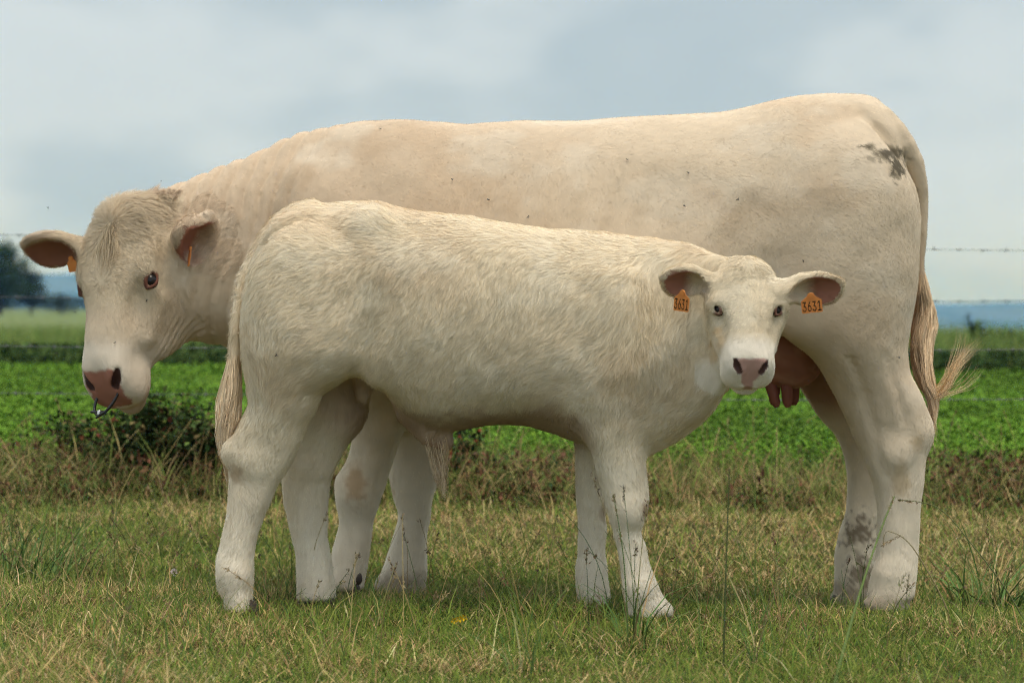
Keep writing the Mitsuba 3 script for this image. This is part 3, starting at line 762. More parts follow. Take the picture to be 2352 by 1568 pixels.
def hang(key, place, c, right, up, w, h, text):
    right = norm(right)
    up = norm(np.asarray(up) - right * np.dot(up, right))
    front = np.cross(right, up)
    M = np.stack([right, up, front])
    m = plate(w, h, .0022)
    facet(key, (place((m.vertices - [0, h / 2, 0]) @ M + c), m.faces), 'tag_orange', 30)
    if text:
        t = meshkit.text_mesh(text, h * .60, .0008)
        s = w * .90 / np.ptp(t.vertices[:, 0])
        tv = np.array(t.vertices)
        tv[:, 0] = (tv[:, 0] - tv[:, 0].mean()) * 1.0
        tv[:, 0] = (tv[:, 0] - (tv[:, 0].max() + tv[:, 0].min()) / 2) * s
        tv[:, 1] += h * .10 - h / 2
        tv[:, 2] += .0022
        facet(key + '__number', (place(tv @ M + c), t.faces), 'ink_black', False)


hang('calf__ear_tag', CALFP, (.409, -.385, .806), (.93, -.36, -.14), (.10, -.20, 1), .038, .043, '3631')
hang('calf__ear_tag_001', CALFP, (.722, -.385, .801), (1.0, -.10, .10), (-.06, -.16, 1), .050, .040, '3631')
tag('calf__ear_tag', 'orange tag numbered 3631 in the ear on the left')
tag('calf__ear_tag_001', 'orange tag numbered 3631 in the ear on the right')
e0, e1 = cow_ears
hang('cow__ear_tag', COWP, e0.b + e0.e * .045 + e0.o * .030 - Z3 * .012, (.93, -.30, .10), (.05, -.25, 1), .032, .036, None)
hang('cow__ear_tag_001', COWP, e1.b + e1.e * .050 + e1.o * .036 - X3 * .016 - Y3 * .01, (.42, -.9, -.10), (.22, -.1, 1), .032, .046, None)

# the black ring through the cow's nose, tied below with two stiff ends
R0, R1 = cowH.at(.955, -.040, -.036), cowH.at(.945, -.030, .046)
low = cowH.at(1.085, -.030, -.016)
arc = []
for q in np.linspace(0, 1, 17):                # a U: out of one nostril, round below the nose, into the other
    w0, w1, w2, w3 = (1 - q) ** 3, 3 * q * (1 - q) ** 2, 3 * q * q * (1 - q), q ** 3
    B0, B1 = R0 + (low - (R0 + R1) / 2) * 1.45 - cowH.s * .010, R1 + (low - (R0 + R1) / 2) * 1.45 + cowH.s * .012
    arc.append(w0 * R0 + w1 * B0 + w2 * B1 + w3 * R1)
add('cow__nose_ring', COWP(tube(arc, .0042, 8)[0]), tube(arc, .0042, 8)[1], 'ring_black')
kn = [tube([low + cowH.s * .012, low - cowH.s * .034 - cowH.a * .004], [.0048, .0036], 7), tube([low + cowH.s * .018, low - cowH.s * .014 + cowH.a * .014], [.0042, .003], 7)]
v, f = join(kn)
add('cow__nose_ring__knot', COWP(v), f, 'ring_black')
v, f = tube([low - cowH.a * .006 - cowH.s * .004, low + cowH.a * .007 - cowH.s * .004], .0062, 9)
add('cow__nose_ring__clip', COWP(v), f, 'steel')


def hoof_mesh(side, size):
    """Half of a cloven hoof: a wedge with a rounded toe, hollowed a little towards its twin."""
    rows = [(0.0, .052, .020), (.35, .050, .021), (.7, .045, .0205), (1.0, .038, .018)]
    ang = np.linspace(0, 2 * np.pi, 20, endpoint=False)
    v = []
    for h, rx, ry in rows:
        x = np.cos(ang) * rx * (1 + .12 * (np.cos(ang) > 0) * np.cos(ang)) - .010 * h
        y = np.sin(ang) * ry * np.where(np.sin(ang) * side < 0, .72, 1.05)
        v.append(np.stack([x, y, np.full(20, h * .055)], 1))
    v = np.vstack(v + [[[0, 0, 0]], [[-.01, 0, .056]]])
    f = []
    for i in range(3):
        for j in range(20):
            a, b = i * 20 + j, i * 20 + (j + 1) % 20
            f += [[a, b, b + 20], [a, b + 20, a + 20]]
    for j in range(20):
        f += [[80, (j + 1) % 20, j], [81, 60 + j, 60 + (j + 1) % 20]]
    return v * size, np.array(f)


def feet(name, place, feet_, ground, size, fwd, claw):
    h = d = 0
    for key, rows, u, w in feet_:
        last = np.array(rows[-1]) / 100
        cx, cy = (last[1] + last[2]) / 2 + fwd * .012 * size, last[3]
        for sg in (-1, 1):
            v, f = hoof_mesh(sg, size)
            v = v * [fwd, 1, 1]
            v = v + [cx, cy + sg * .024 * size, ground[key] - .004]
            add(f'{name}__' + number('hoof', h), place(v), f if fwd > 0 else f[:, ::-1], 'horn_dark')
            h += 1
        for sg in (-1, 1):
            c = np.array([cx - fwd * .047 * size, cy + sg * .026 * size, ground[key] + .060 * size])
            v = ball.vertices * np.array([.014, .012, .020]) * size * claw + c
            add(f'{name}__' + number('dewclaw', d), place(v), ball.faces, 'horn_dark')
            d += 1


feet('cow', COWP, cow_feet, cow_ground, 1.15, -1, .80)
feet('calf', CALFP, calf_feet, calf_ground, .80, 1, .9)

# the udder between the hind legs, a teat at each quarter
ud = Field([('+', Ell((.765, .0, .685), (.135, .125, .108), k=.02)), ('+', Ell((.72, -.05, .665), (.07, .06, .088), k=.05)), ('+', Ell((.815, -.06, .66), (.06, .06, .085), k=.05)),
            ('+', Ell((.72, .06, .665), (.07, .06, .085), k=.05)), ('+', Ell((.815, .06, .66), (.06, .06, .08), k=.05))], lambda p: .012 * (fbm(p, 14., 4, 71) - .5))
UV_, UF_ = surface(ud, axis_points(.58, .94, .010), axis_points(-.17, .17, .010), axis_points(.53, .82, .010))
scene['udder_skin'] = two({'type': 'principled', 'base_color': VC, 'roughness': 0.5, 'specular': 0.35})
uc = blend(np.tile([.30, .125, .085], (len(UV_), 1)), (.42, .23, .17), sstep(.45, .62, fbm(UV_, 16., 4, 74)) * .7) * (.8 + .4 * fbm(UV_, 50., 3, 72))[:, None]
add('cow__udder', COWP(UV_), UF_, 'udder_skin', c=uc)
for i, (px, pw, lean) in enumerate(((.728, -.065, .30), (.778, -.07, .06), (.75, .06, -.1), (.80, .06, .0))):
    p = [np.array([px, pw, .60]) + np.array([lean * .085 * s, 0, -.085 * s]) for s in (0, .3, .6, .85, 1.0)]
    v, f = tube(p, [.019, .0165, .0155, .0135, .007], 12)
    add('cow__udder__' + number('teat', i), COWP(v), f, 'udder_skin', c=np.tile([.25, .088, .062], (len(v), 1)) * (.85 + .3 * fbm(v, 90., 2, 73))[:, None])


# ------------------------------------------------------------------ coats: short strips of hair rooted in the skin
def coat(key, place, V, F, N, C, count, dens, length, flow, lift, width, seg, clump, wave, seed, eyes, eye_r):
    r = np.random.default_rng(seed)
    a = V[F]
    area = np.linalg.norm(np.cross(a[:, 1] - a[:, 0], a[:, 2] - a[:, 0]), axis=1)
    mid = a.mean(1)
    w = area * dens(mid, N[F].mean(1)) * (cKDTree(eyes).query(mid)[0] > eye_r)
    t = r.choice(len(F), count, p=w / w.sum())
    b = r.random((count, 2))
    b = np.where(b.sum(1, keepdims=True) > 1, 1 - b, b)
    b = np.concatenate([1 - b.sum(1, keepdims=True), b], 1)[..., None]
    p, n, c = (a[t] * b).sum(1), norm((N[F[t]] * b).sum(1)), (C[F[t]] * b).sum(1)
    d = flow(p)
    d = norm(d - n * (d * n).sum(1, keepdims=True))
    s = np.cross(n, d)
    ang = wave[0] * (fbm(p, wave[1], 3, seed + 1) - .5) + r.normal(0, wave[2], count)
    d = d * np.cos(ang)[:, None] + s * np.sin(ang)[:, None]
    s = np.cross(n, d)
    L = length(p) * r.uniform(.65, 1.15, count)
    up = lift(p) * r.uniform(.5, 1.5, count)
    q = np.linspace(0, 1, seg)[None, :, None]
    bend = (r.normal(0, .16, count) + .25 * np.sin(p @ [61., 47., 83.]))[:, None, None]
    L_, up_ = L[:, None, None], up[:, None, None]
    path = p[:, None] + d[:, None] * q * L_ + n[:, None] * (up_ * q * (1 - .35 * q) * L_ + .0004) + s[:, None] * bend * q * q * L_
    if clump:
        k = max(1, count // clump[0])
        cen = r.choice(count, k, replace=False)
        _, who = cKDTree(p[cen]).query(p)
        lead = cen[who]
        pull = clump[1] * q ** 1.3 * sstep(.008, .016, L)[:, None, None]
        path = path * (1 - pull) + (path[lead] + (p - p[lead])[:, None] * .15) * pull
        c = c * (1 + .04 * r.standard_normal(k)[who][:, None])
    tw = r.uniform(-.75, .75, count)[:, None]
    side = np.repeat((s * np.cos(tw) + n * np.sin(tw))[:, None], seg, 1)
    v, f, m = ribbons(path, side, width(p) * r.uniform(.7, 1.3, count))
    nn = norm(n + (s * r.uniform(-.33, .33, count)[:, None] + d * r.uniform(-.2, .35, count)[:, None]) * (.75 + .25 * sstep(.007, .014, L))[:, None])
    col = np.clip(c * (1.03 + .08 * r.standard_normal(count))[:, None], .01, .88)
    add(key, place(v), f, 'hair', n=place.turn(np.repeat(nn, m, 0)), c=np.repeat(col, m, 0))
    tag(key, kind='stuff')


def bare(c0):
    """Less hair where the skin is dark and bare: nose, lids, nostrils."""
    return np.where(c0.sum(-1) < .75, .05, 1.0)


# cow: a short sleek coat, longer on the poll, the forehead and the rims of the ears
W1, W2 = cowH.at(.40, .05, .0), cowH.at(.08, .06, .0)


def cow_flow(p):
    d = np.tile(np.array([.86, 0, -.5]), (len(p), 1))
    leg = 1 - sstep(.40, .62, p[:, 2])
    d = d * (1 - leg[:, None]) + np.array([.12, 0, -1]) * leg[:, None]
    t, dd, s = cowH.local(p)
    h = ((t > -.2) & (t < 1.1) & (np.abs(s) < .17) & (dd > -.28))[:, None]
    r1, r2 = p - W1, p - W2
    a1, a2 = np.exp(-(np.linalg.norm(r1, axis=1) / .09) ** 2)[:, None], np.exp(-(np.linalg.norm(r2, axis=1) / .075) ** 2)[:, None]
    face = cowH.a * .8 + np.tanh(s / .03)[:, None] * cowH.s * .45 - cowH.d * .5
    hd = norm(r1) * a1 * 1.5 + norm(r2) * a2 * 1.8 + face * (1 - np.maximum(a1, a2))
    d = np.where(h, hd, d)
    for ear in cow_ears:
        te, he, oe = ear.local(p)
        e = ((te > .05) & (te < 1.1) & (np.abs(he) < 1.5) & (np.abs(oe) < 2.5))[:, None]
        d = np.where(e, ear.e * .7 + ear.h * np.sign(he)[:, None] * .6 + ear.o * .3, d)
    return d


def in_ears(p, ears, lo=.05):
    m = np.zeros(len(p), bool)
    for ear in ears:
        te, he, oe = ear.local(p)
        m |= (te > lo) & (te < 1.1) & (np.abs(he) < 1.5) & (np.abs(oe) < 2.5)
    return m


def cow_length(p):
    t, d, s = cowH.local(p)
    L = .0065 + .003 * fbm(p, 6., 2, 91)
    top = (np.abs(s) < .13) & (d > -.10) & (t > -.2)
    L = np.where(top & (t < .60), .0075 + .012 * (1 - sstep(.30, .55, t)), L)
    L = np.where(top & (t < .26), .032 * (1 - .45 * sstep(.06, .24, t)), L)
    L = np.where(top & (t > .75), .005, L)
    return np.where(in_ears(p, cow_ears), .017, L)


def head_weight(H, ears, p, fore, ear):
    t, d, s = H.local(p)
    w = np.where((np.abs(s) < .14) & (d > -.16) & (t > -.2) & (t < .62), fore, 1.0)
    return np.where(in_ears(p, ears), ear, w)


fcol = CC[CF].mean(1)
FM = CV[CF].mean(1)
coat('cow__coat', COWP, CV, CF, CN, CC, 170000, lambda m, n: bare(fcol) * head_weight(cowH, cow_ears, m, 5.0, 4.0) * np.where(m[:, 1] > .12, .25, 1.0), cow_length, cow_flow,
     lambda p: np.where(cow_length(p) > .012, .28, .15) + .35 * sstep(.021, .030, cow_length(p)), lambda p: np.where(cow_length(p) > .013, .0010, .0009), 3, (7, .50), (.8, 5.0, .12), 101, [c + o * .010 for c, o in zip(cow_eyes, cow_eye_out)], .030)

# calf: a long, soft, wavy coat over the trunk and thighs, short on the face and the shanks


def calf_flow(p):
    x, y, z = p.T
    low = sstep(.95, .60, z) if False else 1 - sstep(.62, .98, z)
    d = np.stack([-.80 + .45 * low, np.zeros(len(p)), -.35 - .5 * low], 1)
    nk = sstep(.28, .42, x)[:, None]
    d = d * (1 - nk) + np.array([-.35, 0, -.9]) * nk
    leg = (1 - sstep(.36, .52, z))[:, None]
    d = d * (1 - leg) + np.array([-.10, 0, -1]) * leg
    t, dd, s = calfH.local(p)
    h = ((t > -.2) & (t < 1.1) & (np.abs(s) < .12) & (dd > -.17) & (dd < .1))[:, None]
    c0 = p - calfH.at(.40, .04, 0)
    a0 = np.exp(-(np.linalg.norm(c0, axis=1) / .08) ** 2)[:, None]
    face = calfH.a * .8 + np.tanh(s / .025)[:, None] * calfH.s * .5 - calfH.d * .3
    d = np.where(h, norm(c0) * a0 * 1.5 + face * (1 - a0), d)
    for ear in calf_ears:
        te, he, oe = ear.local(p)
        e = ((te > .05) & (te < 1.1) & (np.abs(he) < 1.5) & (np.abs(oe) < 2.5))[:, None]
        d = np.where(e, ear.e * .8 + ear.h * np.sign(he)[:, None] * .5 + ear.o * .3, d)
    return d


def calf_length(p):
    x, y, z = p.T
    L = .010 + .012 * sstep(.40, .62, z) * (.6 + .8 * fbm(p, 5., 2, 92))
    L = np.where(z < .30, .011, L)
    t, d, s = calfH.local(p)
    hd = (t > -.15) & (t < 1.1) & (np.abs(s) < .12) & (d > -.17) & (d < .1)
    L = np.where(hd, .008, L)
    L = np.where(hd & (t < .12), .014, L)
    L = np.where(hd & (t > .72), .004, L)
    return np.where(in_ears(p, calf_ears), .014, L)


kcol = KC[KF].mean(1)
coat('calf__coat', CALFP, KV, KF, KN, KC, 160000, lambda m, n: bare(kcol) * head_weight(calfH, calf_ears, m, 3.2, 3.2) * np.where(m[:, 1] > .10, .25, 1.0), calf_length, calf_flow,
     lambda p: np.full(len(p), .22), lambda p: np.full(len(p), .00085), 4, (7, .32), (3.6, 6.0, .16), 102, [c + o * .006 for c, o in zip(calf_eyes, calf_eye_out)], .0185)


def tress(key, place, rows, count, L, spread, colour, seed, wavy=.012, width=.0022, droop=(0, 0, -1)):
    """Hanging hair round a core line: rows of x, y, z, radius in centimetres."""
    r = np.random.default_rng(seed)
    a = np.array(rows) / 100
    s = np.r_[0, np.cumsum(np.linalg.norm(np.diff(a[:, :3], axis=0), axis=1))]
    core = lambda q: np.stack([np.interp(q, s, a[:, k]) for k in range(4)], -1)
    q0 = r.uniform(0, s[-1] * .86, count) * r.uniform(.75, 1, count)
    q = q0[:, None] + np.linspace(0, 1, 6)[None] * (L * r.uniform(.6, 1.15, count))[:, None]
    over = np.maximum(q - s[-1], 0)
    g = core(np.minimum(q, s[-1]))
    th = r.uniform(0, 2 * np.pi, count)
    rr = np.sqrt(r.random(count))
    lock = np.floor(th / (2 * np.pi) * 9)
    rad = g[..., 3] * rr[:, None] * spread
    side = np.stack([np.cos(th), np.sin(th), th * 0], 1)
    path = g[..., :3] + side[:, None] * rad[..., None] + np.asarray(droop) * over[..., None]
    ph = lock * 1.7 + r.normal(0, .5, count)
    path[..., 0] += wavy * np.sin(q * 38 + ph[:, None]) * np.minimum(1, (q - q0[:, None]) * 9)
    path[..., 1] += wavy * .7 * np.cos(q * 31 + ph[:, None]) * np.minimum(1, (q - q0[:, None]) * 9)
    ss = norm(np.cross(np.gradient(path, axis=1), r.normal(size=(count, 1, 3))))
    v, f, m = ribbons(path, ss, width * r.uniform(.6, 1.3, count))
    nn = norm(side + .4 * r.normal(size=(count, 3)) + [0, 0, .3])
    lockc = r.normal(0, .10, 9)[lock.astype(int)]
    col = np.clip(np.asarray(colour)[None] * (1 + lockc + .12 * r.standard_normal(count))[:, None], .02, .85)
    add(key, place(v), f, 'hair', n=place.turn(np.repeat(nn, m, 0)), c=np.repeat(col, m, 0))
    tag(key, kind='stuff')


tress('cow__tail_switch', COWP, COW_SWITCH, 5200, .20, 1.0, (.68, .53, .36), 111, .007, .0016)
tress('calf__tail_switch', CALFP, CALF_SWITCH, 4200, .11, 1.0, (.70, .57, .40), 112, .006)
# wisps of the cow's tail that blow out behind it
wr = np.random.default_rng(5)
n = 200
endp = np.array([[118.5, -3, 54.5], [122, -3, 57.5], [124.5, -3, 63], [128.5, -3, 67.5], [131.5, -3, 70.5]]) / 100
alt = np.array([[118.5, -3, 54.5], [123, -3, 55.5], [127, -3, 57.5], [130, -3, 61], [131.0, -3, 63.5]]) / 100
alt2 = np.array([[118, -3, 54.5], [121, -3, 56], [123.5, -3, 61.5], [126.0, -3, 69], [126.8, -3, 74]]) / 100
pick = wr.choice(3, n, p=[.55, .15, .30])
w_ = np.stack([endp, alt, alt2])[pick]
cut = wr.uniform(.55, 1.0, n)[:, None] * np.linspace(0, 1, 5)[None] * 4
lo_ = np.clip(np.floor(cut).astype(int), 0, 3)
fr = (cut - lo_)[..., None]
pathw = np.take_along_axis(w_, lo_[..., None].repeat(3, 2), 1) * (1 - fr) + np.take_along_axis(w_, (lo_ + 1)[..., None].repeat(3, 2), 1) * fr
pathw = pathw + wr.normal(0, .0075, (n, 1, 3)) * np.array([1, 1, 1]) * (1 - .2 * np.linspace(0, 1, 5))[None, :, None] + wr.normal(0, .012, (n, 1, 3)) * np.linspace(0, 1, 5)[None, :, None] ** 2
sw = norm(np.cross(np.gradient(pathw, axis=1), wr.normal(size=(n, 1, 3))))
v, f, m = ribbons(pathw, sw, (.0011 * wr.uniform(.6, 1.2, n)))
cw = np.clip(np.array([.66, .51, .32]) * (1 + .15 * wr.standard_normal(n))[:, None], .02, .85)
add('cow__tail_wisp', COWP(v), f, 'hair', n=COWP.turn(np.repeat(norm(wr.normal(size=(n, 3)) + [0, -.8, .6]), m, 0)), c=np.repeat(cw, m, 0))
tag('cow__tail_wisp', kind='stuff')
# the tuft of long hair below the calf's sheath
tress('calf__belly_tuft', CALFP, [(-20, -2, 47, 3.6), (-19.2, -2, 43, 3.2), (-18.6, -2, 39, 2.6), (-18.2, -2, 35, 1.8), (-17.6, -2, 31, 1.0)], 600, .055, 1.0, (.58, .46, .31), 113, .009, .0012)
# the pale lock that falls over the cow's forehead
fl = [cowH.at(q, d_, s_) for q, d_, s_ in ((.06, .060, .018), (.12, .063, .020), (.19, .062, .021), (.25, .060, .020), (.30, .056, .016))]
tress('cow__forelock', COWP, [(*(q * 100), w_) for q, w_ in zip(fl, (1.0, 2.0, 3.2, 4.0, 3.8))], 520, .055, 1.0, (.53, .44, .31), 114, .011, .0010, (0, -.1, -1))


# ------------------------------------------------------------------ the land: one sheet to the horizon, hills beyond
def grid_mesh(xs, ys, zf):
    X, Y = np.meshgrid(xs, ys, indexing='ij')
    v = np.stack([X, Y, zf(X, Y)], -1).reshape(-1, 3)
    i, j = np.meshgrid(np.arange(len(xs) - 1), np.arange(len(ys) - 1), indexing='ij')
    a = (i * len(ys) + j).ravel()
    return v, np.stack([a, a + len(ys), a + len(ys) + 1, a + 1], 1)


def land_colour(p, n, uv):
    y = p.y
    a = mikit.fbm(p.x * 3.1, p.y * 3.1, 0.0, 3)
    b = mikit.fbm(p.x * 37, p.y * 37, 0.0, 3)
    thatch = mikit.mix([.105, .085, .042], [.060, .075, .026], mikit.smoothstep(.35, .65, a))
    thatch = thatch * (0.65 + 0.7 * b)
    crop = mikit.mix([.020, .040, .010], [.035, .070, .016], b)
    far = mikit.mix([.150, .215, .085], [.190, .230, .115], mikit.fbm(p.x * .02, p.y * .006, 0.0, 2))
    c = mikit.mix(thatch, crop, mikit.smoothstep(8.9, 9.3, y + .4 * (a - .5)))
    return mikit.mix(c, far, mikit.smoothstep(30.0, 40.0, y))


scene['soil'] = two({'type': 'diffuse', 'reflectance': mikit.proc(land_colour)})
ys = np.r_[-40, -20, -8, np.linspace(-2, 12, 150), np.geomspace(12.4, 9000, 90)]
xs = np.r_[-9000, -3000, -1000, -300, -100, -40, -15, np.linspace(-5, 5, 90), 15, 40, 100, 300, 1000, 3000, 9000]
scene['ground'] = mikit.ply(grid_mesh(xs, ys, lambda x, y: ground_z(x, y) + .018 * (fbm(np.stack([x, y, 0 * x], -1), 1.7, 3, 201) - .5) * (np.abs(y) < 9)), 'soil', smooth=True)
tag('ground', 'pasture falling away to the far meadows', kind='structure')


def hill_z(x, y):
    q = np.stack([x / 900.0, y * 0 + 2.2, y * 0], -1)
    s = x / np.maximum(y, 1)
    top = 4 + 62 * (1 - sstep(-.14, .10, s)) + 14 * (meshkit.fbm(q * 1.0 + 20, 4, 301) - .5) * 2 + 5 * meshkit.fbm(q * 9, 3, 302)
    return -45 + (top + 45) * np.exp(-((y - 4900) / 700.0) ** 2)


def wood_colour(p, n, uv):
    a = mikit.fbm(p.x * .004, p.y * .004, 0.0, 4)
    return mikit.mix([.030, .055, .028], [.075, .095, .045], mikit.smoothstep(.42, .6, a))


scene['wooded'] = two({'type': 'diffuse', 'reflectance': mikit.proc(wood_colour)})
scene['hill'] = mikit.ply(grid_mesh(np.linspace(-4500, 4500, 220), np.linspace(3300, 6400, 30), hill_z), 'wooded', smooth=True)
tag('hill', 'blue wooded hills on the horizon', kind='structure')


# ------------------------------------------------------------------ blades, leaves
def blades(key, P, h, lean, width, col, bend=.5, seg=3, seed=0, upn=.45, az=None):
    r = np.random.default_rng(seed)
    n = len(P)
    az = r.uniform(0, 2 * np.pi, n) if az is None else az
    d = np.stack([np.cos(az), np.sin(az), 0 * az], 1)
    s = np.stack([-np.sin(az), np.cos(az), 0 * az], 1)
    ang2 = az + r.uniform(-1.3, 1.3, n)
    s = np.stack([-np.sin(ang2), np.cos(ang2), 0 * az], 1)
    q = np.linspace(0, 1, seg)[None, :, None]
    b = (bend * r.uniform(.2, 1.6, n))[:, None, None]
    l_ = lean[:, None, None]
    path = P[:, None] + h[:, None, None] * (q * np.cos(l_ + b * q) * Z3 + q * np.sin(l_ + b * q) * d[:, None])
    v, f, m = ribbons(path, np.repeat(s[:, None], seg, 1), width)
    nn = norm(np.cross(s, path[:, -1] - path[:, 0]))
    nn = norm(nn * np.where(nn[:, 1:2] > 0, -1, 1) * (1 - upn) + Z3 * upn)
    add(key, v, f, 'leaf', n=np.repeat(nn, m, 0), c=np.repeat(np.clip(col, .004, .8), m, 0))


def leaves(P, size, col, r, tilt=.8, slim=.55):
    """Small folded leaves: (vertices, triangles, normals, colours)."""
    n = len(P)
    az = r.uniform(0, 2 * np.pi, n)
    el = r.normal(0, tilt, n)
    d = np.stack([np.cos(az) * np.cos(el), np.sin(az) * np.cos(el), np.sin(el)], 1)
    s = norm(np.cross(d, Z3 + r.normal(0, .35, (n, 3))))
    u = np.cross(s, d)
    L = size[:, None]
    tip, back = P + d * L * .5, P - d * L * .5
    fold = u * L * .10
    v = np.stack([back, P + s * L * slim * .5 + fold, tip, P - s * L * slim * .5 + fold], 1)
    f = (np.array([[0, 1, 2], [0, 2, 3]])[None] + (np.arange(n) * 4)[:, None, None]).reshape(-1, 3)
    u = u * np.sign(u[:, 2:3] + 1e-9)
    nn = norm(u + r.normal(0, .25, (n, 3)))
    return v.reshape(-1, 3), f, np.repeat(nn, 4, 0), np.repeat(np.clip(col, .004, .8), 4, 0)


def mixcol(r, n, stops, probs, jit=.18):
    k = r.choice(len(stops), n, p=np.asarray(probs) / np.sum(probs))
    return np.asarray(stops)[k] * (1 + jit * r.standard_normal(n))[:, None] * (1 + .06 * r.standard_normal((n, 3)))


GREEN, LIME, STRAW, TAN, RUST, DARK = (.100, .150, .024), (.160, .200, .040), (.440, .340, .155), (.280, .190, .085), (.150, .075, .042), (.035, .065, .020)


def spread(r, n, y0, y1, side=.26, pad=.35, power=1.0):
    """Points on the ground, thinning slowly with distance, as wide as any view from near the camera can take in."""
    y = y0 + (y1 - y0) * r.random(n) ** power
    x = r.uniform(-1, 1, n) * (y * side + pad)
    return np.stack([x, y, ground_z(x, y)], 1)


# ------------------------------------------------------------------ grass of the pasture
r = np.random.default_rng(31)
P = spread(r, 195000, 3.9, 8.7, .255, .3, 1.15)
d1, d2 = fbm(P, 1.3, 3, 401), fbm(P, 6.0, 3, 402)
dry = sstep(.38, .66, d1 * .55 + d2 * .45 + .04 * (P[:, 1] - 6.2))
n = len(P)
gcol = mixcol(r, n, [GREEN, LIME, (.056, .110, .026)], [.5, .35, .15])
scol = mixcol(r, n, [STRAW, TAN, (.52, .43, .23)], [.5, .35, .15])
isdry = r.random(n) < .20 + .50 * dry
h = (.026 + .034 * sstep(.3, .7, d2)) * r.uniform(.5, 1.5, n) * np.where(isdry, .85, 1.0)
h = np.where(r.random(n) < .06, h * r.uniform(1.6, 2.8, n), h)
blades('grass', P, h, r.uniform(.05, .55, n) + isdry * r.uniform(0, .7, n), r.uniform(.0016, .0036, n) * (1 + .1 * (P[:, 1] - 5)), np.where(isdry[:, None], scol, gcol), .7, 3, 32)
tag('grass', 'short half-dry pasture grass the cattle stand on', 'grass', kind='stuff')


# ------------------------------------------------------------------ long stalks with seed heads; weeds of the bank
def stalks(r, P, h, col, headcol, lean=.22, head=.16):
    """Thin stems, each with a spike of seeds at its top: (vertices, triangles, normals, colours)."""
    vs, fs, cs, at = [], [], [], 0
    for p, hh, c, hc in zip(P, h, col, headcol):
        az, l0, b = r.uniform(0, 6.283), abs(r.normal(0, lean)), r.uniform(.0, .5)
        d = np.array([np.cos(az), np.sin(az), 0])
        q = np.linspace(0, 1, 7)
        pts = p + hh * (q[:, None] * np.cos(l0 + b * q[:, None]) * Z3 + q[:, None] * np.sin(l0 + b * q[:, None]) * d)
        v, f = tube(pts, np.linspace(.0013, .0007, 7), 3)
        vs.append(v), fs.append(f + at), cs.append(np.tile(c, (len(v), 1)))
        at += len(v)
        if r.random() < .75:
            k = int(8 + hh * head * 110)
            t = norm(pts[-1] - pts[-2])
            o = pts[-1] - t * hh * head * r.random(k)[:, None] + r.normal(0, .0022, (k, 3))
            e = norm(t + r.normal(0, .45, (k, 3)))
            w = norm(np.cross(e, r.normal(size=(k, 3)))) * .0017
            sv = np.stack([o, o + e * .004 + w, o + e * .0105, o + e * .004 - w], 1).reshape(-1, 3)
            sf = (np.array([[0, 1, 2], [0, 2, 3]])[None] + (np.arange(k) * 4)[:, None, None]).reshape(-1, 3)
            vs.append(sv), fs.append(sf + at), cs.append(np.tile(hc, (len(sv), 1)))
            at += len(sv)
    return np.vstack(vs), np.vstack(fs), np.vstack(cs)


r = np.random.default_rng(37)
P = np.vstack([spread(r, 330, 4.6, 8.3, .25, .2), np.array([[-1.9, 6.6, 0]]) + r.normal(0, 1, (160, 3)) * [.45, .5, 0]])
P = P[P[:, 1] > 4.4]
P[:, 2] = ground_z(P[:, 0], P[:, 1])
n = len(P)
v, f, c = stalks(r, P, r.uniform(.08, .30, n), mixcol(r, n, [(.11, .16, .05), STRAW, TAN], [.45, .35, .2]), mixcol(r, n, [(.16, .11, .065), (.30, .24, .13)], [.6, .4]))
add('grass__stalk', v, f, 'leaf', c=np.clip(c, .005, .8))
tag('grass__stalk', kind='stuff')


# ------------------------------------------------------------------ the air: clear, faintly blue with distance
scene['air'] = {'type': 'homogeneous', 'albedo': rgb(.95, .95, .95), 'sigma_t': rgb(5.2e-5, 1.2e-4, 2.8e-4), 'phase': {'type': 'isotropic'}}
scene['haze'] = {'type': 'cube', 'to_world': mi.ScalarTransform4f().translate([0, 4600, 25]).scale([9300, 4900, 75]), 'bsdf': {'type': 'null'}, 'interior': {'type': 'ref', 'id': 'air'}}
scene['camera']['medium'] = {'type': 'ref', 'id': 'air'}
tag('haze', 'thin bluish air over the fields', 'haze', kind='stuff')

# the rough bank under the fence: dead stems and rust-coloured litter below, green blades above
r = np.random.default_rng(41)
n = 26000
P = spread(r, n, 8.15, 9.5, .25, .5)
P[:, 2] = ground_z(P[:, 0], P[:, 1])
bx = fbm(P, 1.6, 3, 411)
t = sstep(8.2, 8.6, P[:, 1])
h = (.05 + .17 * t) * r.uniform(.45, 1.35, n) * (.65 + .8 * bx)
kind = r.random(n)
col = mixcol(r, n, [(.130, .180, .042), (.190, .205, .064), (.380, .300, .145), (.26, .17, .085)], [.46, .20, .17, .17])
blades('verge_grass', P, h, r.uniform(.05, .7, n), r.uniform(.003, .007, n), col, .9, 4, 42, .35)
tag('verge_grass', 'rough dry grass and weeds along the foot of the wire fence', 'grass', kind='stuff')
n = 30000
P = spread(r, n, 8.2, 9.3, .25, .5)
P[:, 2] = ground_z(P[:, 0], P[:, 1]) + r.random(n) ** 1.4 * .20 * sstep(8.2, 8.6, P[:, 1])
keep = fbm(P * [1, 1, 0], 2.3, 2, 412) > .40
P = P[keep]
v, f, nn, c = leaves(P, r.uniform(.015, .045, len(P)), mixcol(r, len(P), [RUST, (.105, .060, .035), DARK, (.085, .130, .035)], [.45, .2, .2, .15]), r, 1.0, .4)
add('verge_grass__dead_leaves', v, f, 'leaf', n=nn, c=c)
tag('verge_grass__dead_leaves', kind='stuff')
P = spread(r, 520, 8.2, 9.4, .25, .4)
n = len(P)
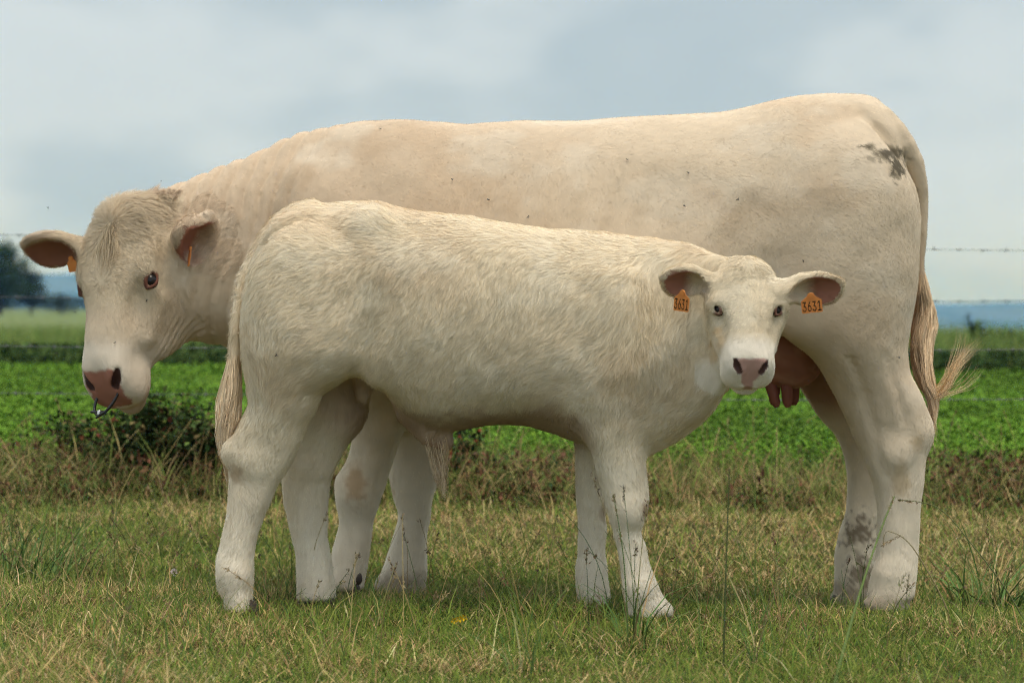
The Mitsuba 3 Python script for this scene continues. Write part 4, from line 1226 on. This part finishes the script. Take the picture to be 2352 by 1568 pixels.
v, f, c = stalks(r, P, r.uniform(.18, .40, n), mixcol(r, n, [STRAW, (.16, .19, .07), TAN], [.5, .3, .2]), mixcol(r, n, [(.30, .24, .12), (.20, .12, .07)], [.6, .4]), .5, .2)
add('verge_grass__stalk', v, f, 'leaf', c=np.clip(c, .005, .8))
tag('verge_grass__stalk', kind='stuff')


def bush(key, c, rad, n, size, stops, probs, seed, label, cat='bush', stems=24):
    """Arching stems set with leaves; the crown is uneven, with gaps."""
    r = np.random.default_rng(seed)
    base = np.array([c[0], c[1], ground_z(c[0], c[1])])
    pts, tubes = [], []
    for _ in range(stems):
        az, out = r.uniform(0, 6.283), r.uniform(.2, 1.0)
        end = base + np.array([np.cos(az) * out * rad[0], np.sin(az) * out * rad[1], rad[2] * r.uniform(.55, 1.1) * (1.15 - .5 * out)])
        mid = (base + end) / 2 + [0, 0, rad[2] * .35]
        q = np.linspace(0, 1, 8)[:, None]
        line = (1 - q) ** 2 * (base + [np.cos(az) * rad[0] * .15, np.sin(az) * rad[1] * .15, 0]) + 2 * q * (1 - q) * mid + q * q * end
        tubes.append(tube(line, np.linspace(.006, .002, 8) * rad[2] / .4, 5))
        k = n // stems
        w = r.beta(2.2, 1.3, k)
        at = np.stack([np.interp(w, q[:, 0], line[:, a]) for a in range(3)], 1)
        pts.append(at + r.normal(0, .085, (k, 3)) * rad)
    pts = np.vstack(pts)
    pts[:, 2] = np.maximum(pts[:, 2], base[2] + .01)
    v, f, nn, col = leaves(pts, size * r.uniform(.5, 1.3, len(pts)), mixcol(r, len(pts), stops, probs, .25), r, .6, .6)
    add(key + '__foliage', v, f, 'leaf', n=nn, c=col)
    tag(key + '__foliage', kind='stuff')
    v, f = join(tubes)
    add(key + '__stem', v, f, 'leaf', c=np.tile([.10, .060, .035], (len(v), 1)))
    tag(key + '__stem', kind='stuff')
    tag(key, label, cat)


bush('bramble_bush', (-1.36, 8.85), (.64, .34, .38), 10000, .030, [(.024, .046, .014), (.042, .076, .020), (.085, .125, .030), (.115, .090, .038), (.20, .055, .035)], [.34, .29, .18, .16, .03], 51, 'dark green bramble bush behind the calf\'s tail, by the fence')
bush('bramble_bush_001', (-.25, 8.9), (.22, .16, .30), 900, .036, [(.020, .042, .014), (.060, .11, .028), (.26, .06, .035)], [.5, .38, .12], 52, 'small red-leaved bramble shoot seen under the calf\'s belly', 'bush', 9)

# the green crop beyond the fence
r = np.random.default_rng(61)
n = 175000
y = 9.05 + 11.2 * r.random(n) ** 1.25
x = r.uniform(-1, 1, n) * (y * .25 + .4)
top = .155 + .075 * fbm(np.stack([x, y, 0 * x], 1), 2.2, 3, 421) + .05 * fbm(np.stack([x, y, 0 * x], 1), 9., 2, 422)
P = np.stack([x, y, ground_z(x, y) + top * (1 - .75 * r.random(n) ** 1.7)], 1)
v, f, nn, c = leaves(P, r.uniform(.013, .024, n) * (1 + .09 * (y - 9)), mixcol(r, n, [(.096, .200, .018), (.128, .240, .026), (.066, .150, .014)], [.5, .35, .15], .12) * (.78 + .44 * sstep(.35, .65, fbm(P * [1, 1, 0], .8, 3, 423)))[:, None], r, .35, .65)
add('crop', v, f, 'leaf', n=nn, c=c)
tag('crop', 'bright green leafy fodder crop growing beyond the wire fence', 'crop', kind='stuff')

# the tall strip at the far edge of the crop: dark leafy plants in front, paler flowering grass behind
r = np.random.default_rng(71)
n = 16000
x = r.uniform(-6.2, 6.2, n)
y = r.uniform(20.1, 21.0, n)
P = np.stack([x, y, ground_z(x, y) + r.random(n) ** .7 * (.34 + .10 * fbm(np.stack([x, y, 0 * x], 1), 1.2, 3, 431))], 1)
v, f, nn, c = leaves(P, r.uniform(.04, .09, n), mixcol(r, n, [(.034, .070, .020), (.056, .102, .028)], [.6, .4]), r, .7, .5)
add('field_margin', v, f, 'leaf', n=nn, c=c)
tag('field_margin', 'tall strip of dark plants and pale grass at the crop\'s far edge', 'tall grass', kind='stuff')
n = 42000
x = r.uniform(-7.4, 7.4, n)
y = r.uniform(20.8, 25.5, n)
P = np.stack([x, y, ground_z(x, y)], 1)
h = (.50 + .16 * fbm(P, .9, 3, 432) + .06 * sstep(0, 4, x)) * r.uniform(.75, 1.08, n)
col = mixcol(r, n, [(.120, .190, .045), (.180, .235, .072), (.085, .150, .036)], [.45, .30, .25])
blades('field_margin__pale_grass', P, h, r.uniform(0, .18, n), r.uniform(.012, .026, n), col, .35, 3, 72, .3)
tag('field_margin__pale_grass', kind='stuff')
for i, (x0, h0, n0) in enumerate(((4.95, .80, 900), (5.45, .74, 900))):
    bush(number('hedge_bush', i), (x0, 22.4 + .4 * i), (.55, .5, h0 * .8), n0, .09, [(.030, .060, .020), (.055, .095, .030)], [.55, .45], 81 + i,
         ('rounded hedge bush left of another, far right beyond the crop', 'rounded hedge bush at the right edge, far beyond the crop')[i], 'bush', 14)


# trees far off on the left
def tree(key, c, top, rad, n, seed, stops, probs, label, lean=0.0):
    r = np.random.default_rng(seed)
    base = np.array([c[0], c[1], ground_z(c[0], c[1])])
    H = top - base[2]
    tubes, pts = [], []
    trunk_ = [base + np.array([lean * q * H * .4, 0, q * H * .8]) for q in np.linspace(0, 1, 6)]
    tubes.append(tube(trunk_, np.linspace(.035, .010, 6) * H, 8))
    for _ in range(46):
        q = r.uniform(.16, 1.0)
        s = base + np.array([lean * q * H * .4, 0, q * H * .80])
        az = r.uniform(0, 6.283)
        reach = rad * r.uniform(.45, 1.0) * np.sin(np.pi * np.clip(.12 + .80 * q, 0, 1)) ** .6
        e = s + np.array([np.cos(az) * reach, np.sin(az) * reach, H * r.uniform(.02, .16)])
        tubes.append(tube([s, (s + e) / 2 + [0, 0, -.02 * H], e], [.010 * H, .006 * H, .003 * H], 5))
        k = int(n * 2.4) // 46
        cl = r.uniform(.16, .30) * rad
        pts.append(e + r.normal(0, 1, (k, 3)) * [cl, cl, cl * .62])
        k2 = k // 2
        w = r.random((k2, 1))
        pts.append(s + (e - s) * w + r.normal(0, cl * .7, (k2, 3)))
    pts = np.vstack(pts)
    pts = pts[pts[:, 2] > base[2] + .02 * H]
    v, f, nn, col = leaves(pts, H * r.uniform(.022, .048, len(pts)), mixcol(r, len(pts), stops, probs, .25), r, .8, .7)
    add(key + '__crown', v, f, 'leaf', n=nn, c=col)
    v, f = join(tubes)
    add(key + '__trunk', v, f, 'leaf', c=np.tile([.060, .048, .036], (len(v), 1)))
    tag(key, label, 'tree')


tree('tree', (-47.3, 200.0), 6.6, 2.7, 5200, 91, [(.028, .064, .012), (.042, .082, .016), (.062, .070, .018)], [.5, .35, .15], 'tall dark tree at the left edge of the picture, beyond the fields')
tree('tree_001', (-44.9, 202.0), 3.9, 1.6, 2400, 92, [(.022, .042, .024), (.036, .058, .028)], [.6, .4], 'smaller dark tree beside the tall one at the left edge')
tree('tree_002', (-42.6, 205.0), 1.9, 1.5, 2200, 93, [(.022, .042, .024), (.036, .058, .028)], [.6, .4], 'low round tree, rightmost of the far trees, below the cow\'s ear')
tree('tree_003', (-49.5, 190.0), 2.6, 2.6, 2600, 94, [(.050, .060, .020), (.070, .070, .024)], [.6, .4], 'low olive-brown tree in front of the tall tree at the left edge')

# a line of woods far away
r = np.random.default_rng(97)
n = 9000
x = r.uniform(-260, -90, n)
P = np.stack([x, 700 + r.uniform(-8, 8, n), 0 * x], 1)
P[:, 2] = ground_z(P[:, 0], P[:, 1]) + r.random(n) ** .8 * (3.0 + 1.5 * fbm(np.stack([x, 0 * x, 0 * x], 1), .11, 3, 441))
v, f, nn, c = leaves(P, r.uniform(.5, 1.2, n), mixcol(r, n, [(.022, .045, .030), (.035, .06, .035)], [.6, .4]), r, .8, .8)
add('far_wood', v, f, 'leaf', n=nn, c=c)
tag('far_wood', 'dark line of woods at the foot of the blue hills', 'wood', kind='stuff')

# ------------------------------------------------------------------ the barbed wire fence
scene['wire_grey'] = two({'type': 'principled', 'base_color': rgb(.17, .18, .19), 'roughness': 0.5, 'metallic': 0.6})
scene['post_wood'] = two({'type': 'diffuse', 'reflectance': rgb(.20, .16, .12)})
r = np.random.default_rng(83)
FY = 9.6
for i, (zl, zr) in enumerate(((1.113, 1.051), (.839, .827), (.626, .607), (.420, .383))):
    xs_ = np.linspace(-3.4, 3.4, 90)
    zz_ = zl + (zr - zl) * (xs_ + 2.27) / 4.54 - .012 * (1 - (xs_ / 3.4) ** 2) + .004 * np.sin(xs_ * 2.1 + i)
    line = np.stack([xs_, np.full(90, FY), zz_], 1)
    ph = np.linspace(0, 90 * 2.4, 90)
    two_ = [tube(line + np.stack([0 * ph, np.cos(ph + o) * .0012, np.sin(ph + o) * .0012], 1), .0010, 5) for o in (0, np.pi)]
    v, f = join(two_)
    key = 'wire_fence__' + number('wire', i)
    add(key, v, f, 'wire_grey')
    barbs = []
    xb = -3.3 + r.uniform(0, .1)
    while xb < 3.3:
        p = np.array([xb, FY, np.interp(xb, xs_, zz_)])
        barbs.append(tube([p - X3 * .008, p + X3 * .008], .0032, 6))
        for _ in range(4):
            e = norm(r.normal(0, 1, 3) * [.5, .6, 1.0])
            barbs.append(tube([p - e * .002 + X3 * r.uniform(-.006, .006), p + e * .016], [.0010, .0004], 4))
        xb += .109 + r.normal(0, .004)
    v, f = join(barbs)
    add(key + '__barb', v, f, 'wire_grey')
    tag(key + '__barb', kind='stuff')
for i, xp in enumerate((-3.4, 3.4)):
    m = trimesh.creation.cylinder(.045, 1.65, sections=14)
    m.apply_translation([xp, FY + .05, .52])
    facet('wire_fence__' + number('post', i), m, 'post_wood', 40)
tag('wire_fence', 'four-strand barbed wire fence across the back of the pasture', 'fence')

# ------------------------------------------------------------------ tufts and single tall stems in front of and beside the animals
def tuft(key, x, y, n, h, rad, label, seed, heads=6, width=.0040, lean=.30, cols=((.075, .150, .040), (.110, .190, .055), (.36, .30, .15)), probs=(.5, .3, .2)):
    r = np.random.default_rng(seed)
    a, q = r.uniform(0, 6.283, n), np.sqrt(r.random(n)) * rad
    P = np.stack([x + np.cos(a) * q, y + np.sin(a) * q, 0 * a], 1)
    P[:, 2] = ground_z(P[:, 0], P[:, 1]) - .004
    blades(key + '__blade', P, h * r.uniform(.35, 1.0, n), np.abs(r.normal(0, lean, n)) + .04, r.uniform(.6, 1.3, n) * width, mixcol(r, n, cols, probs), .75, 5, seed + 1, .25, a + r.normal(0, .5, n))
    tag(key + '__blade', kind='stuff')
    if heads:
        k = r.choice(n, heads)
        v, f, c = stalks(r, P[k], h * r.uniform(.8, 1.35, heads), mixcol(r, heads, [(.10, .17, .05), (.30, .25, .12)], [.7, .3]), mixcol(r, heads, [(.14, .09, .055), (.24, .19, .10)], [.6, .4]), .16)
        add(key + '__stalk', v, f, 'leaf', c=np.clip(c, .005, .8))
        tag(key + '__stalk', kind='stuff')
    tag(key, label, 'grass')


tuft('grass_tuft', .285, 5.02, 26, .33, .035, 'thin upright grass tuft with seed heads before the calf\'s front legs', 501, 8, .0034, .12)
tuft('grass_tuft_001', 1.40, 6.35, 90, .36, .12, 'broad green grass tuft at the right, beside the cow\'s hind foot', 502, 6, .0055, .35)
tuft('grass_tuft_002', -1.58, 6.70, 280, .34, .27, 'tall ragged grass clump at the left edge, under the cow\'s nose', 503, 34, .0046, .38)
tuft('grass_tuft_003', 1.02, 6.05, 60, .15, .10, 'low green tuft just left of the cow\'s hind feet', 504, 5, .0040, .3)
tuft('grass_tuft_004', -.62, 5.75, 46, .17, .08, 'brownish tuft between the calf\'s two hind feet', 505, 8, .0030, .35, cols=((.075, .140, .040), (.34, .26, .13), (.22, .14, .07)), probs=(.4, .4, .2))
tuft('grass_tuft_005', .55, 4.72, 9, .36, .03, 'few tall thin stems in the foreground right of the calf\'s feet', 506, 6, .0028, .10)
tuft('grass_tuft_006', .02, 4.62, 12, .20, .04, 'small foreground tuft below the middle of the calf', 507, 3, .0036, .25)
tuft('grass_tuft_007', -.80, 4.35, 10, .17, .03, 'straw-brown tuft nearest the camera at lower left', 508, 5, .0036, .22, cols=((.34, .22, .10), (.42, .32, .17)), probs=(.6, .4))


def stem(key, pts, r0, colour, label, head=True):
    """One long stalk through the given points, with its spike of seeds."""
    p = np.array(pts, float)
    s = np.r_[0, np.cumsum(np.linalg.norm(np.diff(p, axis=0), axis=1))]
    q = np.linspace(0, s[-1], 24)
    line = np.stack([PchipInterpolator(s, p[:, a])(q) for a in range(3)], 1)
    v, f = tube(line, np.linspace(r0, r0 * .45, 24), 6)
    add(key + '__stalk', v, f, 'leaf', c=np.tile(colour, (len(v), 1)))
    if head:
        r = np.random.default_rng(int(1000 * abs(p[0, 0])))
        k, t = 26, norm(line[-1] - line[-6])
        o = line[-1] - t * .055 * r.random(k)[:, None]
        e = norm(t + r.normal(0, .4, (k, 3)))
        w = norm(np.cross(e, r.normal(size=(k, 3)))) * .0016
        hv = np.stack([o, o + e * .004 + w, o + e * .010, o + e * .004 - w], 1).reshape(-1, 3)
        add(key + '__seed_head', hv, (np.array([[0, 1, 2], [0, 2, 3]])[None] + (np.arange(k) * 4)[:, None, None]).reshape(-1, 3), 'leaf', c=np.tile((.26, .19, .11), (4 * k, 1)))
        tag(key + '__seed_head', kind='stuff')
    tag(key, label, 'grass')


stem('seeding_grass', [(.66, 4.45, ground_z(.66, 4.45)), (.74, 4.62, .17), (.815, 4.78, .30), (.86, 4.86, .37)], .0036, (.13, .19, .06), 'long slanting green stem crossing in front of the cow\'s hind legs')
stem('seeding_grass_001', [(.465, 4.75, ground_z(.465, 4.75)), (.47, 4.75, .2), (.478, 4.75, .44)], .0024, (.085, .11, .045), 'tall straight dark stem right of the calf\'s front feet')
stem('seeding_grass_002', [(1.12, 5.50, ground_z(1.12, 5.50)), (1.06, 5.50, .12), (.985, 5.50, .215), (.955, 5.50, .225), (.945, 5.50, .19)], .0022, (.30, .25, .13), 'dry stem with a nodding head before the cow\'s hind feet')
stem('seeding_grass_003', [(1.33, 5.60, ground_z(1.33, 5.60)), (1.20, 5.60, .17), (1.08, 5.60, .285), (1.00, 5.60, .295)], .0022, (.16, .18, .08), 'arching stem from the right edge to the cow\'s hock')
stem('seeding_grass_004', [(.27, 5.02, ground_z(.27, 5.02)), (.262, 5.02, .18), (.235, 5.02, .36)], .0020, (.12, .18, .06), 'slim green stem before the calf\'s front knee')

# ------------------------------------------------------------------ a yellow flower and a clover head in the turf
scene['petal_yellow'] = two({'type': 'diffuse', 'reflectance': rgb(.78, .50, .02)})
scene['petal_white'] = two({'type': 'diffuse', 'reflectance': rgb(.70, .62, .60)})
fx, fy = -.125, 5.15
fz = ground_z(fx, fy) + .045
r = np.random.default_rng(77)
for j, (dx, dz) in enumerate(((0, 0), (-.013, -.004), (.011, .003))):
    c = np.array([fx + dx, fy, fz + dz])
    vs, fs = [], []
    for a in range(5):
        az = a * 1.2566 + j
        d = np.array([np.cos(az) * .9, -.45, np.sin(az) * .9])
        s = norm(np.cross(d, [0, 1, .3]))
        o = c + d * .0015
        vs.append([o, o + d * .004 + s * .003, o + d * .0085, o + d * .004 - s * .003])
    v = np.array(vs).reshape(-1, 3)
    f = (np.array([[0, 1, 2], [0, 2, 3]])[None] + (np.arange(5) * 4)[:, None, None]).reshape(-1, 3)
    facet('yellow_flower__' + number('bloom', j), (v, f), 'petal_yellow', False)
v, f = tube([[fx, fy + .004, ground_z(fx, fy)], [fx + .003, fy + .003, fz - .02], [fx, fy + .002, fz - .002]], .0011, 5)
add('yellow_flower__stem', v, f, 'leaf', c=np.tile(GREEN, (len(v), 1)))
tag('yellow_flower', 'small yellow flower in the turf, bottom centre', 'flower')
fx, fy = -.885, 5.66
fz = ground_z(fx, fy) + .085
o = np.array([fx, fy, fz]) + norm(r.normal(size=(60, 3))) * .004
e = norm(o - [fx, fy, fz - .003])
w = norm(np.cross(e, r.normal(size=(60, 3)))) * .0016
v = np.stack([o, o + e * .004 + w, o + e * .008, o + e * .004 - w], 1).reshape(-1, 3)
facet('clover_flower__bloom', (v, (np.array([[0, 1, 2], [0, 2, 3]])[None] + (np.arange(60) * 4)[:, None, None]).reshape(-1, 3)), 'petal_white', False)
v, f = tube([[fx + .004, fy, ground_z(fx, fy)], [fx + .002, fy, fz - .04], [fx, fy, fz]], .0012, 5)
add('clover_flower__stem', v, f, 'leaf', c=np.tile(GREEN, (len(v), 1)))
tag('clover_flower', 'pale clover head on a thin stalk, lower left in the turf', 'flower')

# ------------------------------------------------------------------ flies, on the coats and in the air
scene['fly_black'] = two({'type': 'principled', 'base_color': rgb(.018, .017, .016), 'roughness': 0.4})
scene['fly_wing'] = two({'type': 'principled', 'base_color': rgb(.12, .12, .12), 'roughness': 0.3})
egg = trimesh.creation.icosphere(2, 1.0)
wing = np.array([[0, 0, 0], [-.0040, .0012, .0008], [-.0068, .0030, .0010], [-.0050, .0042, .0008], [-.0015, .0022, .0004]])
FLIES = [((-.370, 6.094, 1.291), (-.12, -.54, .84), 'fly on the cow\'s withers, high above the calf\'s back'),
         ((.311, 5.854, 1.190), (.04, -.90, .44), 'fly on the cow\'s loin below the line of the back'),
         ((.474, 5.830, 1.154), (-.11, -.95, .29), 'fly high on the cow\'s flank, above two others'),
         ((.462, 5.806, 1.064), (-.11, -.97, .23), 'fly mid-flank on the cow, left of its neighbour'),
         ((.603, 5.797, 1.082), (.08, -1.0, -.02), 'rightmost fly on the cow\'s flank'),
         ((.572, 5.794, 1.006), (.16, -.99, -.03), 'lowest fly on the cow\'s flank, above the calf\'s neck'),
         ((-.162, 5.918, 1.140), (-.26, -.83, .49), 'fly on the cow\'s ribs, well left of centre'),
         ((-.064, 5.867, 1.083), (-.07, -.96, .29), 'fly on the cow\'s ribs just above the calf\'s rump'),
         ((.045, 5.827, 1.035), (-.37, -.89, .25), 'fly on the cow\'s ribs just above the calf\'s mid back'),
         ((.775, 5.748, .916), (-.48, -.87, -.03), 'fly on the cow above the calf\'s right-hand ear'),
         ((1.031, 5.785, .660), (.65, -.76, -.06), 'fly on the cow\'s lower thigh near the tail'),
         ((-.585, 5.385, .675), (-.27, -.95, -.13), 'fly on the calf\'s thigh'),
         ((-1.078, 5.879, .697), (.05, -.97, .25), 'fly on the bridge of the cow\'s nose'),
         ((-.999, 5.921, .812), (.07, -.99, -.08), 'fly below the corner of the cow\'s eye'),
         ((-1.328, 6.2, 1.077), None, 'fly in the air above the cow\'s left-hand ear'),
         ((-1.004, 6.2, 1.154), None, 'fly in the air above the cow\'s neck'),
         ((-1.241, 5.9, .786), None, 'left one of two flies hovering before the distant meadow'),
         ((-1.192, 5.9, .780), None, 'right one of two flies hovering before the distant meadow'),
         ((-1.242, 5.9, .669), None, 'fly hovering low to the left of the cow\'s muzzle')]
r = np.random.default_rng(88)
for i, (p, n, label) in enumerate(FLIES):
    key = number('fly', i)
    up = norm(n) if n else norm(r.normal(0, .3, 3) + Z3)
    ax = norm(np.cross(up, r.normal(size=3)))
    M = np.stack([ax, np.cross(up, ax), up])
    at = np.array(p) + up * (.0045 if n else 0)
    body = [(egg.vertices * [.0042, .0018, .0017], egg.faces), (egg.vertices * [.0013, .0015, .0014] + [.0046, 0, .0002], egg.faces)]
    v, f = join(body)
    add(key + '__body', v @ M * .72 + at, f, 'fly_black')
    for j, sg in enumerate((1, -1)):
        v = (wing * [1, sg, 1] + [.001, 0, .0012]) @ M * .72 + at
        facet(key + '__' + number('wing', j), (v, np.array([[0, 1, 2], [0, 2, 3], [0, 3, 4]])), 'fly_wing', False)
    tag(key, label, 'fly', 'flies about the cattle')
